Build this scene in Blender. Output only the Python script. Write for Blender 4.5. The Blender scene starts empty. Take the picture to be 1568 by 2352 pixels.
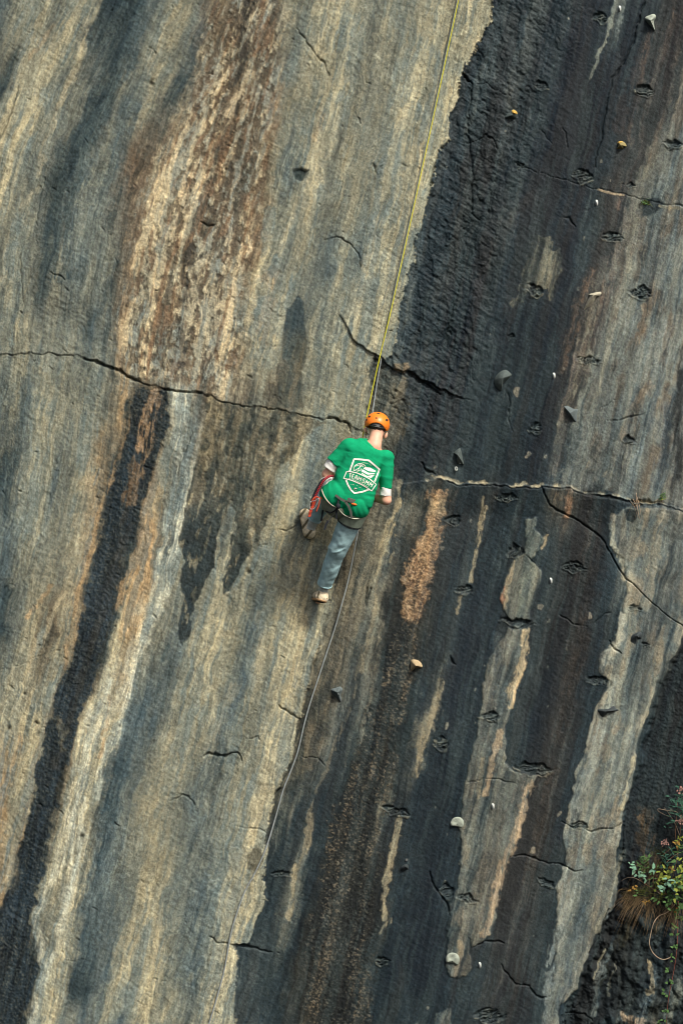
import bpy, bmesh, math, random
import numpy as np
from mathutils import Vector, Matrix
from mathutils.bvhtree import BVHTree

# ------------------------------------------------------------------ camera, sky, sun
SC = bpy.context.scene
COL = SC.collection
K = 0.004                      # metres on the cliff per layout unit
DCAM = 28.0
ROLL = math.radians(13.0)      # the photograph was taken with the camera tilted
R_ = Vector((math.cos(ROLL), 0, math.sin(ROLL)))
U_ = Vector((-math.sin(ROLL), 0, math.cos(ROLL)))
cam = bpy.data.cameras.new('camera')
camo = bpy.data.objects.new('camera', cam); COL.objects.link(camo)
cam.sensor_fit = 'VERTICAL'; cam.sensor_height = 36
cam.lens = 36 * DCAM / (2352 * K)
cam.clip_end = 500
camo.matrix_world = Matrix(((R_.x, U_.x, 0, 0), (R_.y, U_.y, -1, -DCAM), (R_.z, U_.z, 0, 0), (0, 0, 0, 1)))
SC.camera = camo

SUN_EL, SUN_AZ = math.radians(52), math.radians(23)   # azimuth to the right of straight out from the cliff
world = bpy.data.worlds.new('World'); SC.world = world; world.use_nodes = True
wn = world.node_tree.nodes; wl = world.node_tree.links
sky = wn.new('ShaderNodeTexSky'); sky.sky_type = 'NISHITA'; sky.sun_disc = False
sky.sun_elevation = SUN_EL; sky.sun_rotation = math.pi - SUN_AZ
sky.dust_density = 4.0; sky.air_density = 1.0; sky.ozone_density = 0.6
wl.new(sky.outputs[0], wn['Background'].inputs[0]); wn['Background'].inputs[1].default_value = 0.080
sun = bpy.data.lights.new('sun', 'SUN'); sun.energy = 2.6; sun.angle = math.radians(12); sun.color = (1, 0.985, 0.93)
suno = bpy.data.objects.new('sun', sun); COL.objects.link(suno)
sd = Vector((math.sin(SUN_AZ) * math.cos(SUN_EL), -math.cos(SUN_AZ) * math.cos(SUN_EL), math.sin(SUN_EL)))
suno.rotation_euler = sd.to_track_quat('Z', 'Y').to_euler()
SC.view_settings.view_transform = 'Standard'; SC.view_settings.look = 'None'
SC.view_settings.exposure = 0.70; SC.view_settings.gamma = 1.0
SC.cycles.max_bounces = 5; SC.cycles.filter_width = 0.9

# ------------------------------------------------------------------ helpers
def lin(c):
    c = np.asarray(c, dtype=float) / 255.0
    return np.where(c <= 0.04045, c / 12.92, ((c + 0.055) / 1.055) ** 2.4)

def P(u, v, d=0.0):
    """point at distance d in front of the mean cliff plane, on layout position (u, v)"""
    f = (DCAM - d) / DCAM
    s, t = (u - 784) * K * f, (1176 - v) * K * f
    w = R_ * s + U_ * t
    return Vector((w.x, -d, w.z))

def tag(o, label=None, cat=None, group=None, kind=None):
    if label: o['label'] = label
    if cat: o['category'] = cat
    if group: o['group'] = group
    if kind: o['kind'] = kind
    return o

def empty(name, loc, label, cat, group=None):
    o = bpy.data.objects.new(name, None); o.location = loc; o.empty_display_size = 0.1
    COL.objects.link(o)
    return tag(o, label, cat, group)

def link_mesh(name, me, mat, parent=None, smooth=True):
    o = bpy.data.objects.new(name, me); COL.objects.link(o)
    if mat is not None:
        for m in (mat if isinstance(mat, (list, tuple)) else [mat]): me.materials.append(m)
    if parent is not None:
        o.parent = parent
        q, off = parent, Vector((0, 0, 0))
        while q is not None: off += Vector(q.location); q = q.parent
        o.location = -off
    if smooth and len(me.polygons):
        me.polygons.foreach_set('use_smooth', np.ones(len(me.polygons), dtype=bool))
    return o

def mesh_from(verts, faces):
    me = bpy.data.meshes.new('mesh')
    me.from_pydata([tuple(v) for v in verts], [], faces); me.update()
    return me

# noise -----------------------------------------------------------
RNG = np.random.RandomState(7)
TBL = RNG.rand(512, 512).astype(np.float32) * 2 - 1
def vn(x, y, seed=0):
    x = x + seed * 37.17; y = y + seed * 91.73
    xi = np.floor(x).astype(np.int32); yi = np.floor(y).astype(np.int32)
    fx = (x - xi).astype(np.float32); fy = (y - yi).astype(np.float32)
    fx = fx * fx * (3 - 2 * fx); fy = fy * fy * (3 - 2 * fy)
    a, b = xi & 511, yi & 511; a1, b1 = (xi + 1) & 511, (yi + 1) & 511
    n0 = TBL[a, b]; n0 = n0 + (TBL[a1, b] - n0) * fx
    n1 = TBL[a, b1]; n1 = n1 + (TBL[a1, b1] - n1) * fx
    return n0 + (n1 - n0) * fy
def fbm(x, y, o=3, seed=0, gain=0.5):
    s = 0; a = 1; t = 0
    for i in range(o):
        s = s + a * vn(x, y, seed + i * 3 + 1); t += a; a *= gain
        x, y = (x * 1.8 - y * 0.9), (x * 0.9 + y * 1.8)
    return s / t * 1.6
def fbm_s(x, y, o=3, seed=0, gain=0.55):      # octaves that keep the stretch direction
    s = 0; a = 1; t = 0
    for i in range(o):
        s = s + a * vn(x, y, seed + i * 3 + 1); t += a; a *= gain
        x = x * 2.1 + 3.3; y = y * 2.0 + 1.7
    return s / t * 1.6
def sstep(a, b, x):
    t = np.clip((x - a) / (b - a), 0, 1); return t * t * (3 - 2 * t)

# ------------------------------------------------------------------ the cliff
def axis(lo, hi, step, far_lo, far_hi):
    core = list(np.arange(lo, hi + 0.01, step))
    def ext(start, end, sgn):
        out = []; p = start; s = step
        while (p - end) * sgn < 0:
            s = min(s * 1.12, 40); p += s * sgn; out.append(p)
        return out
    return np.array(list(reversed(ext(core[0], far_lo, -1))) + core + ext(core[-1], far_hi, 1))
STEP = 1.9
GX = axis(-70, 1640, STEP, -900, 2500)
GY = axis(-70, 2425, STEP, -800, 3200)
NX, NY = len(GX), len(GY)
X, Y = np.meshgrid(GX, GY)           # shape (NY, NX)

# direction in which water has run down (layout units): Q across, Rr along
EY = [(-800, 0.26), (0, 0.24), (250, 0.14), (500, 0.0), (700, -0.08), (1000, -0.10), (1250, 0.0), (1500, 0.02), (2352, 0.0), (3300, 0)]
ys = np.arange(-1000, 3400, 4.0)
es = np.interp(ys, [a for a, b in EY], [b for a, b in EY])
EI = np.cumsum(es) * 4.0; EI -= np.interp(0, ys, EI)
def Eint(y): return np.interp(y, ys, EI)
WX = 1 - sstep(250, 800, X)
EYg = Eint(Y)
Q = X + 0.235 * Y + WX * EYg
Rr = Y - 0.235 * X

w1x = fbm(X / 14, Y / 14, 2, 11); w1y = fbm(X / 14, Y / 14, 2, 17)
w2x = fbm(X / 48, Y / 60, 3, 23); w2y = fbm(X / 48, Y / 60, 3, 29)
qn = fbm_s(Q / 9, Rr / 70, 2, 31)

PAL = dict(T=(144, 134, 105), L=(170, 156, 120), P=(186, 178, 152), M=(107, 106, 92), G=(84, 95, 95), D=(50, 58, 61),
           K=(31, 34, 35), B=(68, 57, 45), R=(102, 80, 58), O=(164, 130, 84), W=(35, 42, 49), E=(106, 108, 98),
           S=(60, 52, 49), H=(66, 74, 76))
ROWS_L = {
 -300: '0D 25M 60T 110T 190T 240D 330G 400T 440M 505L 560B 620M 700M 780L 860M 960M 1060L 1200T',
 0: '0G 25M 60T 110T 150M 190T 215T 240D 330D 345G 400T 440M 490G 505L 540L 560B 590R 620M 660T 700M 730T 780L 810T 860M 900T 960M 1000T 1060L 1120T',
 200: '0D 25T 70L 105T 150M 200M 230D 270D 295M 330G 350T 390M 420D 455M 470R 490L 520B 545L 580R 610M 640M 665T 690M 720T 760T 790L 820M 870M 905T 945L 980T 1045L',
 400: '0T 20L 60M 100M 150D 190G 215M 260G 310R 330R 355L 420L 445B 480M 520B 545R 575L 595B 625T 660G 685T 730L 760M 790T 840M 890L 930T 990L',
 600: '0M 30T 60M 110D 150M 180G 220M 260M 300R 320L 350L 375T 410L 440B 480M 510B 540L 570R 600L 635T 660M 690T 720M 760G 790T 830G 860L 920T 945L',
 780: '0M 40T 80M 120M 170M 200G 250M 290R 310L 350M 370L 395B 430B 460T 490G 520L 560T 610L 640L 655M 695M 710T 740G 780L 820T 870L 905T',
 920: '0G 40T 60G 100T 160M 200T 240M 290O 310D 330B 350O 375W 390T 420P 450M 480B 520M 560B 600M 640B 680M 730T 790T 830T 850M 900M',
 1100: '0D 40M 80T 120G 150M 190T 225O 250D 290K 330D 345O 375T 400M 430P 460M 500B 540M 600T 640T 680L 720G 760T 830T 900T',
 1250: '0G 30G 60T 110M 150M 180L 212O 230D 270K 310D 325O 350O 380G 410P 430T 470T 500M 520L 540M 590T 620T 680L 730T 800T',
 1450: '0D 40M 80T 120B 150T 175O 200D 225K 250D 270L 300O 330P 360M 400M 420G 450T 500L 540T 580G 630T 660L 720L',
 1650: '0T 30L 70T 110T 130W 150K 170W 185B 205L 225P 250T 270P 290G 330G 380M 430T 480T 530G 560T 600M 640L 690L',
 1850: '0O 30T 60L 80D 100K 125B 150T 170P 190L 215T 235D 270G 320M 360T 410M 450G 480M 530T 580L 615L',
 2050: '0O 15W 40K 75D 90T 110L 140M 165P 190L 210G 250G 300M 330T 370T 420M 470G 510L 560L 600L',
 2250: '0W 50W 75W 95T 130L 150M 170D 210D 240G 270T 310L 360T 410G 450G 480L 540L',
 2352: '0W 40W 70T 110L 150M 190G 230T 270G 320T 380T 430M 480L 535L',
 2700: '-60W 0T 60L 110M 190G 270T 320T 380G 480L 535L'}
ROWS_R = {
 -300: '1200D 1300W 1400W 1500S 1600S 1700D',
 0: '1130W 1200D 1300D 1350W 1400W 1430G 1445W 1500W 1530S 1568S 1640S',
 200: '1060D 1100H 1160H 1240D 1300W 1380W 1440D 1470W 1500S 1540S 1590E',
 400: '1000H 1060D 1100S 1150D 1250W 1300W 1370D 1410S 1450S 1475M 1500E 1568E',
 600: '950H 1030D 1080D 1110S 1170D 1240D 1300W 1340D 1360S 1395S 1430E 1470E 1500E 1568G',
 780: '915H 1000D 1060W 1130D 1200W 1250W 1285D 1300S 1320S 1345M 1380E 1450M 1500E 1530G 1568S',
 920: '840M 880M 940D 1000W 1100D 1180D 1250W 1280S 1320M 1360E 1430M 1480B 1520G 1568S',
 1080: '830T 880M 910D 960W 1050D 1130D 1230W 1260H 1300H 1350E 1430M 1490G 1530S 1568M',
 1140: '830B 880M 910D 950M 1000B 1050D 1130S 1180D 1230D 1300R 1350S 1390D 1430H 1520H 1600M',
 1250: '800B 850M 880T 900H 940B 970D 1010D 1080D 1150D 1260D 1310S 1370S 1390D 1420G 1500E 1568G',
 1450: '750M 800M 840M 855T 880B 920K 960B 1000D 1080W 1150D 1230D 1290S 1340S 1380D 1410D 1450E 1520E 1568S',
 1650: '710B 760M 800D 840M 860D 890K 930K 950D 985T 1000D 1040W 1090D 1170D 1220W 1280S 1330D 1420D 1490D 1568K',
 1850: '615B 650M 690D 720D 760D 790K 850K 880M 900D 920D 980W 1040D 1120D 1160D 1210S 1260S 1310D 1430D 1450D 1500W 1568K',
 2050: '615D 650D 680M 700D 730K 800B 860K 890B 910D 980W 1040D 1090D 1150S 1240S 1280D 1350D 1420K 1500B 1568K',
 2250: '550H 600D 640D 680B 750B 800K 860D 920W 1000W 1030D 1085D 1160S 1200S 1250D 1340D 1370K 1430B 1480D 1520G 1568K',
 2352: '545H 640D 700B 780K 850D 960D 1040D 1150S 1230D 1300D 1340K 1420B 1470D 1500T 1568D',
 2700: '520D 700B 850D 1000W 1150S 1300K 1500B'}
import re
def parse(rows):
    out = []
    for y in sorted(rows):
        e = re.findall(r'(-?\d+)([A-Z])', rows[y])
        out.append((y, np.array([float(a) for a, b in e]), np.array([lin(PAL[b]) ** 0.5 for a, b in e])))
    return out
def table(rows, xx, yy):
    rows = parse(rows)
    res = np.zeros(X.shape + (3,), np.float32)
    yv = [r[0] for r in rows]
    wsum = np.zeros(X.shape, np.float32)
    ej = Eint(yy)
    for i, (y0, xs, cs) in enumerate(rows):
        lo = yv[i - 1] if i else -1e9; hi = yv[i + 1] if i + 1 < len(rows) else 1e9
        w = np.where(yy <= y0, np.clip((yy - lo) / (y0 - lo), 0, 1), np.clip((hi - yy) / (hi - y0), 0, 1)).astype(np.float32)
        if i == 0: w = np.where(yy <= y0, 1, w)
        if i == len(rows) - 1: w = np.where(yy >= y0, 1, w)
        rr = np.where(w.max(axis=1) > 0)[0]
        sl = slice(rr[0], rr[-1] + 1)
        xr = xx[sl] + 0.235 * (yy[sl] - y0) + WX[sl] * (ej[sl] - Eint(np.float64(y0)))
        for k in range(3):
            res[sl][..., k] += w[sl] * np.interp(xr, xs, cs[:, k])
        wsum[sl] += w[sl]
    return (res / np.maximum(wsum, 1e-4)[..., None]) ** 2
XW = X + 7 * w2x + 4.0 * w1x + 10 * qn + 3.5 * vn(X / 3.5, Y / 3.5, 37)
YW = Y + 26 * w2y

RAGN = .8 * fbm_s(Q / 6.5, Rr / 30, 3, 43) + .45 * fbm(X / 4.2, Y / 4.2, 2, 47)
# masks -----------------------------------------------------------
def bbox(x0, y0, x1, y1):
    i0, i1 = np.searchsorted(GX, x0), np.searchsorted(GX, x1)
    j0, j1 = np.searchsorted(GY, y0), np.searchsorted(GY, y1)
    return slice(max(j0, 0), max(j1, j0 + 1)), slice(max(i0, 0), max(i1, i0 + 1))
def poly(pts, rag=3.0, rag2=4.0, soft=1.6):
    """(slices, mask 0..1) of a ragged-edged region"""
    pts = np.array(pts, float)
    m = 14 + rag + rag2 + soft * 2
    sl = bbox(pts[:, 0].min() - m, pts[:, 1].min() - m, pts[:, 0].max() + m, pts[:, 1].max() + m)
    x = X[sl] + rag * w1x[sl] + rag2 * w2x[sl]; y = Y[sl] + rag * w1y[sl] + rag2 * w2y[sl]
    d = np.full(x.shape, 1e9); ins = np.zeros(x.shape, bool)
    n = len(pts)
    for i in range(n):
        ax, ay = pts[i]; bx, by = pts[(i + 1) % n]
        ex, ey = bx - ax, by - ay
        L2 = ex * ex + ey * ey + 1e-9
        t = np.clip(((x - ax) * ex + (y - ay) * ey) / L2, 0, 1)
        d = np.minimum(d, (x - ax - t * ex) ** 2 + (y - ay - t * ey) ** 2)
        if ay != by:
            c = ((ay > y) != (by > y)) & (x < (bx - ax) * (y - ay) / (by - ay) + ax)
            ins ^= c
    d = np.sqrt(d); d = np.where(ins, d, -d)
    return sl, sstep(-soft, soft, d), d
def line(pts, width, rag=2.0, rag2=3.0):
    """(slices, normalised distance) round a polyline with (x, y[, w]) points"""
    pts = [tuple(p) if len(p) == 3 else (p[0], p[1], 1.0) for p in pts]
    a = np.array(pts, float); mw = width * a[:, 2].max() * 3 + 12
    sl = bbox(a[:, 0].min() - mw, a[:, 1].min() - mw, a[:, 0].max() + mw, a[:, 1].max() + mw)
    x = X[sl] + rag * w1x[sl] + rag2 * w2x[sl]; y = Y[sl] + rag * w1y[sl] + rag2 * w2y[sl]
    best = np.full(x.shape, 1e9); side = np.zeros(x.shape)
    for (ax, ay, aw), (bx, by, bw) in zip(pts[:-1], pts[1:]):
        ex, ey = bx - ax, by - ay
        L2 = ex * ex + ey * ey + 1e-9
        t = np.clip(((x - ax) * ex + (y - ay) * ey) / L2, 0, 1)
        dx, dy = x - ax - t * ex, y - ay - t * ey
        dd = np.sqrt(dx * dx + dy * dy) / (width * (aw + (bw - aw) * t))
        s = ex * dy - ey * dx
        m = dd < best
        best = np.where(m, dd, best); side = np.where(m, s, side)
    return sl, best, side

C = table(ROWS_L, XW, YW)
CR = table(ROWS_R, XW, YW)
BND = [(1175, -900), (1145, -200), (1129, 0), (1129, 45), (1111, 70), (1084, 120), (1074, 150), (1061, 175), (1056, 220), (1036, 260), (1029, 320), (1009, 345), (994, 410), (981, 460), (969, 515), (949, 555), (951, 590), (934, 630), (924, 675), (914, 725), (909, 784), (900, 814), (884, 831), (852, 822), (848, 870), (842, 930), (835, 990), (825, 1060), (815, 1130), (800, 1230), (775, 1310), (757, 1384), (735, 1449), (740, 1479), (720, 1524), (715, 1568), (692, 1643), (680, 1668), (670, 1733), (655, 1768), (645, 1808), (630, 1818), (622, 1878), (612, 1918), (612, 1968), (607, 2018), (610, 2063), (580, 2133), (572, 2166), (532, 2168), (543, 2188), (542, 2268), (540, 2352), (520, 2600), (400, 3400)]
slR, mR, dR = poly(BND + [(2700, 3400), (2700, -900)], 2.5, 3.5, 1.4)
dR0 = dR; dR = dR + 4.5 * RAGN[slR] + 1.6 * vn(X[slR] / 2.6, Y[slR] / 2.6, 49); mR = sstep(-1.3, 1.3, dR)
RGT = np.zeros(X.shape, np.float32); RGT[slR] = mR
DR = np.full(X.shape, -500.0, np.float32); DR[slR] = dR0
C = C * (1 - RGT[..., None]) + CR * RGT[..., None]
del CR

H = np.zeros(X.shape, np.float32)        # relief, metres towards the camera
WET = (0.15 + 0.5 * RGT).astype(np.float32)
GRIT = np.zeros(X.shape, np.float32)
DAMP = np.ones(X.shape, np.float32)      # 1 = keep the streak texture

def paint(sl, m, col, a=1.0, wet=None, grit=None):
    m = (m * a)[..., None].astype(np.float32)
    c = lin(PAL[col] if isinstance(col, str) else col).astype(np.float32)
    C[sl] = C[sl] * (1 - m) + c * m
    if wet is not None: WET[sl] = WET[sl] * (1 - m[..., 0]) + wet * m[..., 0]
    if grit is not None: GRIT[sl] = np.maximum(GRIT[sl], grit * m[..., 0])
def fill(pts, cols, a=1.0, rag=3, rag2=4, soft=1.6, wet=None, grit=None, dh=0.0, hs=3.0, sq=11, sr=90, seed=50, bal=0.0):
    """region of streaks mixing the two colours in cols"""
    sl, m, d = poly(pts, rag, rag2, soft)
    n = np.clip(0.5 + bal + 0.75 * fbm_s(Q[sl] / sq, Rr[sl] / sr, 3, seed), 0, 1)[..., None]
    c0, c1 = [lin(PAL[c] if isinstance(c, str) else c).astype(np.float32) for c in cols]
    if soft > 4: m = sstep(.2, .8, m + .42 * RAGN[sl] * (m > .01))
    mm = (m * a)[..., None].astype(np.float32)
    C[sl] = C[sl] * (1 - mm) + (c0 * (1 - n) + c1 * n) * mm
    if wet is not None: WET[sl] = WET[sl] * (1 - m) + wet * m
    if grit is not None: GRIT[sl] = np.maximum(GRIT[sl], grit * m)
    if dh: H[sl] += dh * sstep(-hs, hs, d)
    return sl, m, d
def stroke(pts, w, col, a=1.0, hard=0.5, rag=2, rag2=4, brk=0.0, wet=None, grit=None, seed=60):
    sl, d, s = line(pts, w, rag, rag2)
    m = 1 - sstep(hard, 1.0 + (1 - hard) * 0.3, d)
    if w > 2.5: m = sstep(.18, .82, m + .40 * RAGN[sl] * (m > .01))
    if brk: m = m * sstep(-0.5 + brk, 0.1 + brk, fbm_s(Q[sl] / 7, Rr[sl] / 30, 3, seed) + 0.35)
    paint(sl, m, col, a, wet, grit)
def crack(pts, w=2.2, depth=0.03, step=0.0, reach=40, dirt_shade=0.6, up=None, col=(22, 23, 22), rag=2.5, rag2=2.5):
    sl, d, s = line(pts, w * .8, rag, rag2)
    k = .30 + .85 * np.abs(vn(X[sl] / 11, Y[sl] / 11, 351)) + .55 * np.abs(vn(X[sl] / 40, Y[sl] / 40, 353))
    br = sstep(.30, .55, k)
    d = d / np.clip(k, .25, 1.5); depth = depth * .65 * br; dirt_shade = dirt_shade * br * .7
    H[sl] -= depth * np.exp(-d * d * 1.1)
    paint(sl, np.exp(-d * d * 1.4) * dirt_shade, col)  # crack dirt and the groove's own shade, both painted into the colour
def ledge(pts, step, reach, upper=True):
    """raise the rock on one side of a polyline, dying away with distance"""
    sl, d, s = line([(p[0], p[1], 1) for p in pts], reach, 2.5, 2.5)
    on = sstep(-1.2, 1.2, (-s if upper else s) / (np.abs(s) + 1e-6) * d * reach)
    H[sl] += step * on * np.clip(1 - d, 0, 1)

# -------- left, pale side: stains and patches
def sh(pts, ox, oy): return [(ox + a / 2, oy + b / 2) for a, b in pts]
# rusty mottled band high on the left
RUST = [(490, -120), (620, -120), (650, 60), (640, 250), (610, 420), (590, 560), (570, 700), (545, 905), (440, 905), (285, 850), (275, 760), (300, 640), (320, 480), (370, 340), (450, 190)]
sl, m, d = poly(RUST, 4, 10, 30)
n = .95 * fbm_s(Q[sl] / 7, Rr[sl] / 17, 4, 71, .65) + 0.7 * fbm_s(Q[sl] / 20, Rr[sl] / 240, 2, 75)
paint(sl, m, (154, 130, 94), 0.5)
paint(sl, m * sstep(0.10, 0.22, n), (72, 56, 44), 0.68)
paint(sl, m * sstep(0.10, 0.22, -n), (194, 170, 128), 0.78)
paint(sl, m * sstep(0.3, 0.6, fbm_s(Q[sl] / 9, Rr[sl] / 60, 3, 79)), (122, 90, 60), 0.75)
H[sl] -= 0.006 * m * sstep(0.0, 0.45, n)
for p, w in [([(470, 160), (415, 280), (360, 400), (320, 500), (300, 600), (290, 720)], 13), ([(640, 250), (610, 360), (590, 480), (572, 620)], 9), ([(560, 440), (540, 540), (528, 640)], 7)]:
    stroke(p, w, (108, 84, 60), 0.5, 0.1, 3, 6, 0.1)
stroke([(575, 0), (560, 120), (545, 250), (530, 380)], 15, (56, 45, 40), 0.75, 0.1, 3, 6, 0.25)
stroke([(440, 560), (425, 650), (415, 760), (420, 850)], 12, (58, 46, 42), 0.7, 0.1, 3, 6, 0.25)
for p, w in [([(595, 200), (575, 280), (563, 330), (545, 400), (532, 480), (526, 560)], 7), ([(540, 650), (530, 720), (510, 790)], 10), ([(600, 640), (620, 640), (610, 700), (590, 760)], 9), ([(420, 470), (415, 430), (425, 400)], 9), ([(545, 212), (535, 250), (530, 270)], 9)]:
    stroke(p, w, (198, 172, 130), 0.7, 0.2, 3, 5, 0.1)
# slate-blue veins
for p, w, a in [([(345, -60), (330, 40), (300, 130), (270, 200), (230, 260), (200, 330), (185, 420), (165, 500), (150, 580), (140, 640)], 24, 0.75),
                ([(205, 280), (190, 380), (160, 480), (140, 560), (128, 640)], 15, 0.6), ([(300, 160), (280, 260), (255, 360), (245, 420)], 14, 0.45), ([(270, 600), (230, 700), (190, 780)], 10, 0.5), ([(700, 90), (690, 150), (660, 230), (640, 330)], 13, 0.5), ([(60, 880), (50, 960), (30, 1050), (10, 1180)], 22, 0.55),
                ([(215, 1120), (160, 1250), (130, 1330)], 14, 0.25), ([(380, 1470), (350, 1560), (310, 1650), (280, 1760), (262, 1880), (235, 1990), (215, 2090), (190, 2200)], 22, 0.5), ([(255, 1700), (240, 1850), (215, 1980), (180, 2130)], 14, 0.45), ([(500, 1660), (490, 1800), (480, 1950), (468, 2090)], 9, 0.5), ([(545, 1500), (520, 1600), (500, 1700)], 9, 0.45),
                ([(760, 1020), (735, 1090), (705, 1170), (690, 1210)], 13, 0.55), ([(690, 1215), (655, 1290), (630, 1370)], 13, 0.55), ([(625, 1380), (590, 1470), (560, 1560)], 9, 0.4), ([(515, 1630), (505, 1760), (500, 1850)], 7, 0.35)]:
    stroke(p, w, (66, 78, 80), a, 0.1, 4, 7, 0.15)
for p, w, a in [([(95, 30), (60, 100), (30, 190), (14, 260)], 12, .5), ([(200, 40), (190, 100), (160, 190), (110, 330), (85, 400)], 11, .6), ([(100, 430), (40, 480), (20, 560), (5, 640)], 10, .5), ([(385, 60), (350, 120), (340, 200), (325, 290)], 13, .45), ([(740, 260), (720, 370), (690, 460), (650, 540), (630, 640)], 12, .6), ([(935, 240), (890, 390), (860, 520), (830, 660), (810, 740)], 14, .55), ([(1010, 160), (985, 300), (950, 440), (920, 560), (890, 680)], 20, .5), ([(640, 650), (628, 760), (630, 880)], 11, .45),
                ([(180, 1180), (178, 1260), (186, 1320)], 8, .55), ([(150, 1360), (120, 1420), (95, 1480)], 9, .5), ([(100, 1450), (60, 1540), (30, 1640)], 16, .4), ([(20, 1900), (25, 1960), (10, 2040)], 12, .5), ([(540, 1580), (505, 1660), (470, 1740)], 16, .4), ([(680, 1560), (665, 1650), (640, 1740), (600, 1850), (560, 2000), (525, 2150), (505, 2300)], 26, .6), ([(590, 1410), (600, 1500), (580, 1580)], 14, .4), ([(700, 1420), (690, 1500), (670, 1580)], 16, .5), ([(385, 2000), (370, 2100), (350, 2200)], 12, .3)]:
    stroke(p, w, (176, 160, 124), a * .75, 0.05, 3, 6, 0.1)
# whitish calcite runs, lower left
for p, w, a in [([(400, 905), (395, 960), (420, 1040), (435, 1090), (425, 1180), (405, 1240), (395, 1320), (360, 1400), (330, 1490), (290, 1560), (250, 1640), (210, 1690), (190, 1760), (170, 1860), (160, 1960), (110, 2040), (85, 2100), (100, 2210)], 13, .55),
                ([(215, 1640), (205, 1720), (180, 1800), (170, 1880), (165, 1990)], 9, .8), ([(190, 1760), (192, 1850), (185, 1960), (165, 2060)], 8, .6), ([(345, 1380), (355, 1320), (375, 1250), (385, 1180)], 8, .55), ([(250, 1560), (245, 1640), (258, 1700), (235, 1770), (225, 1830)], 9, .65), ([(120, 2190), (90, 2290), (70, 2370)], 14, .5)]:
    stroke(p, w, (200, 192, 164), a, 0.15, 3, 5, 0.05)
for p, w, a in [([(315, 930), (298, 980), (275, 1060), (248, 1130), (225, 1180), (212, 1260), (195, 1320), (175, 1390), (165, 1450), (140, 1530)], 11, .75), ([(355, 1080), (335, 1180), (320, 1260), (300, 1330), (270, 1390)], 15, .6), ([(345, 1200), (345, 1260), (340, 1290)], 11, .6), ([(110, 1640), (70, 1790), (60, 1880), (40, 1960)], 9, .5), ([(12, 1720), (8, 1800), (5, 1880)], 11, .6), ([(250, 1600), (240, 1690), (235, 1740)], 7, .6), ([(60, 1420), (100, 1380), (120, 1340)], 7, .6), ([(45, 1700), (30, 1780)], 9, .5), ([(610, 640), (640, 620), (625, 700), (600, 790)], 11, .5), ([(730, 250), (745, 270), (720, 320)], 8, .4), ([(120, 60), (90, 100), (70, 130)], 10, .4)]:
    stroke(p, w, (170, 132, 82), a, 0.05, 3, 6, 0.15)

# long black weep running down from the overlap, lower left
WEEP = sh([(625, 200), (600, 330), (570, 450), (530, 600), (480, 740), (455, 880), (420, 1040), (400, 1200), (360, 1330), (310, 1480), (270, 1568)], 0, 784)
WEEP += sh([(265, 0), (250, 130), (200, 270), (160, 480), (120, 640), (80, 800), (65, 940), (0, 1020), (-160, 1200), (-160, 1700)], 0, 1568)
WEEP += sh([(60, 1700), (100, 1568), (150, 1400), (190, 1290), (140, 1240), (160, 1000), (205, 850), (230, 650), (270, 480), (330, 300), (390, 150), (430, 0)], 0, 1568)
WEEP += sh([(440, 1560), (470, 1400), (500, 1290), (540, 1150), (570, 1000), (620, 870), (660, 720), (700, 620), (740, 480), (780, 370), (770, 230)], 0, 784)
sl, m, d = poly(WEEP, 3, 6, 17)
paint(sl, m * sstep(-0.6, 0.5, fbm_s(Q[sl] / 10, Rr[sl] / 50, 3, 81) + 0.3), (86, 68, 46), 0.75)
sl, m, d = fill(WEEP, [(29, 34, 37), (42, 52, 60)], 0.97, 4, 8, 12, wet=0.55, grit=0.6, dh=-0.012, hs=14, sq=10, sr=150)
paint(sl, m * sstep(0.25, 0.7, fbm(X[sl] / 3.2, Y[sl] / 3.2, 2, 85)), (92, 84, 70), 0.4)
for p, w in [([(350, 905), (340, 960), (325, 1030), (312, 1090), (300, 1150)], 20), ([(350, 915), (335, 985), (325, 1040)], 24)]:
    stroke(p, w, (150, 112, 70), 0.8, 0.05, 4, 6, 0.3, grit=0.8)
stroke([(310, 1050), (300, 1130), (280, 1250), (250, 1360), (215, 1460), (180, 1600), (130, 1760)], 15, (58, 50, 44), 0.55, 0.05, 4, 6, 0.25)
stroke([(130, 1650), (145, 1680), (140, 1720)], 12, (98, 88, 70), 0.6, 0.05, 5, 6, 0.4, grit=1)
# brown stain with dark fingers left of the climber
STAIN = [(480, 912), (560, 928), (650, 944), (750, 968), (700, 1004), (670, 1054), (645, 1069), (627, 1124), (625, 1164), (607, 1209), (597, 1254), (560, 1284), (530, 1354), (517, 1364), (512, 1329), (530, 1284), (527, 1249), (547, 1204), (530, 1154), (515, 1184), (502, 1234), (492, 1304), (465, 1344), (455, 1374), (430, 1419), (442, 1429), (440, 1459), (422, 1481), (410, 1454), (415, 1404), (425, 1369), (415, 1339), (425, 1289), (415, 1264), (412, 1234), (430, 1159), (440, 1104), (460, 1020), (470, 960)]
sl, m, d = fill(STAIN, [(110, 98, 72), (66, 62, 52)], 0.85, 3, 4, 2.0, wet=0.4, sq=16, sr=70, seed=91, grit=0.3)
paint(sl, m * sstep(1130, 1260, Y[sl]) * (1 - sstep(540, 640, X[sl])), (50, 55, 55), 0.75)
paint(sl, m * (1 - sstep(470, 545, X[sl])) * sstep(1030, 1150, Y[sl]), (44, 52, 56), 0.6)
paint(sl, m * sstep(0.25, 0.6, fbm_s(Q[sl] / 11, Rr[sl] / 35, 3, 95)), (150, 134, 98), 0.6)
paint(sl, m * sstep(0.2, 0.5, fbm_s(Q[sl] / 14, Rr[sl] / 30, 3, 97)), (44, 42, 38), 0.6)
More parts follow.
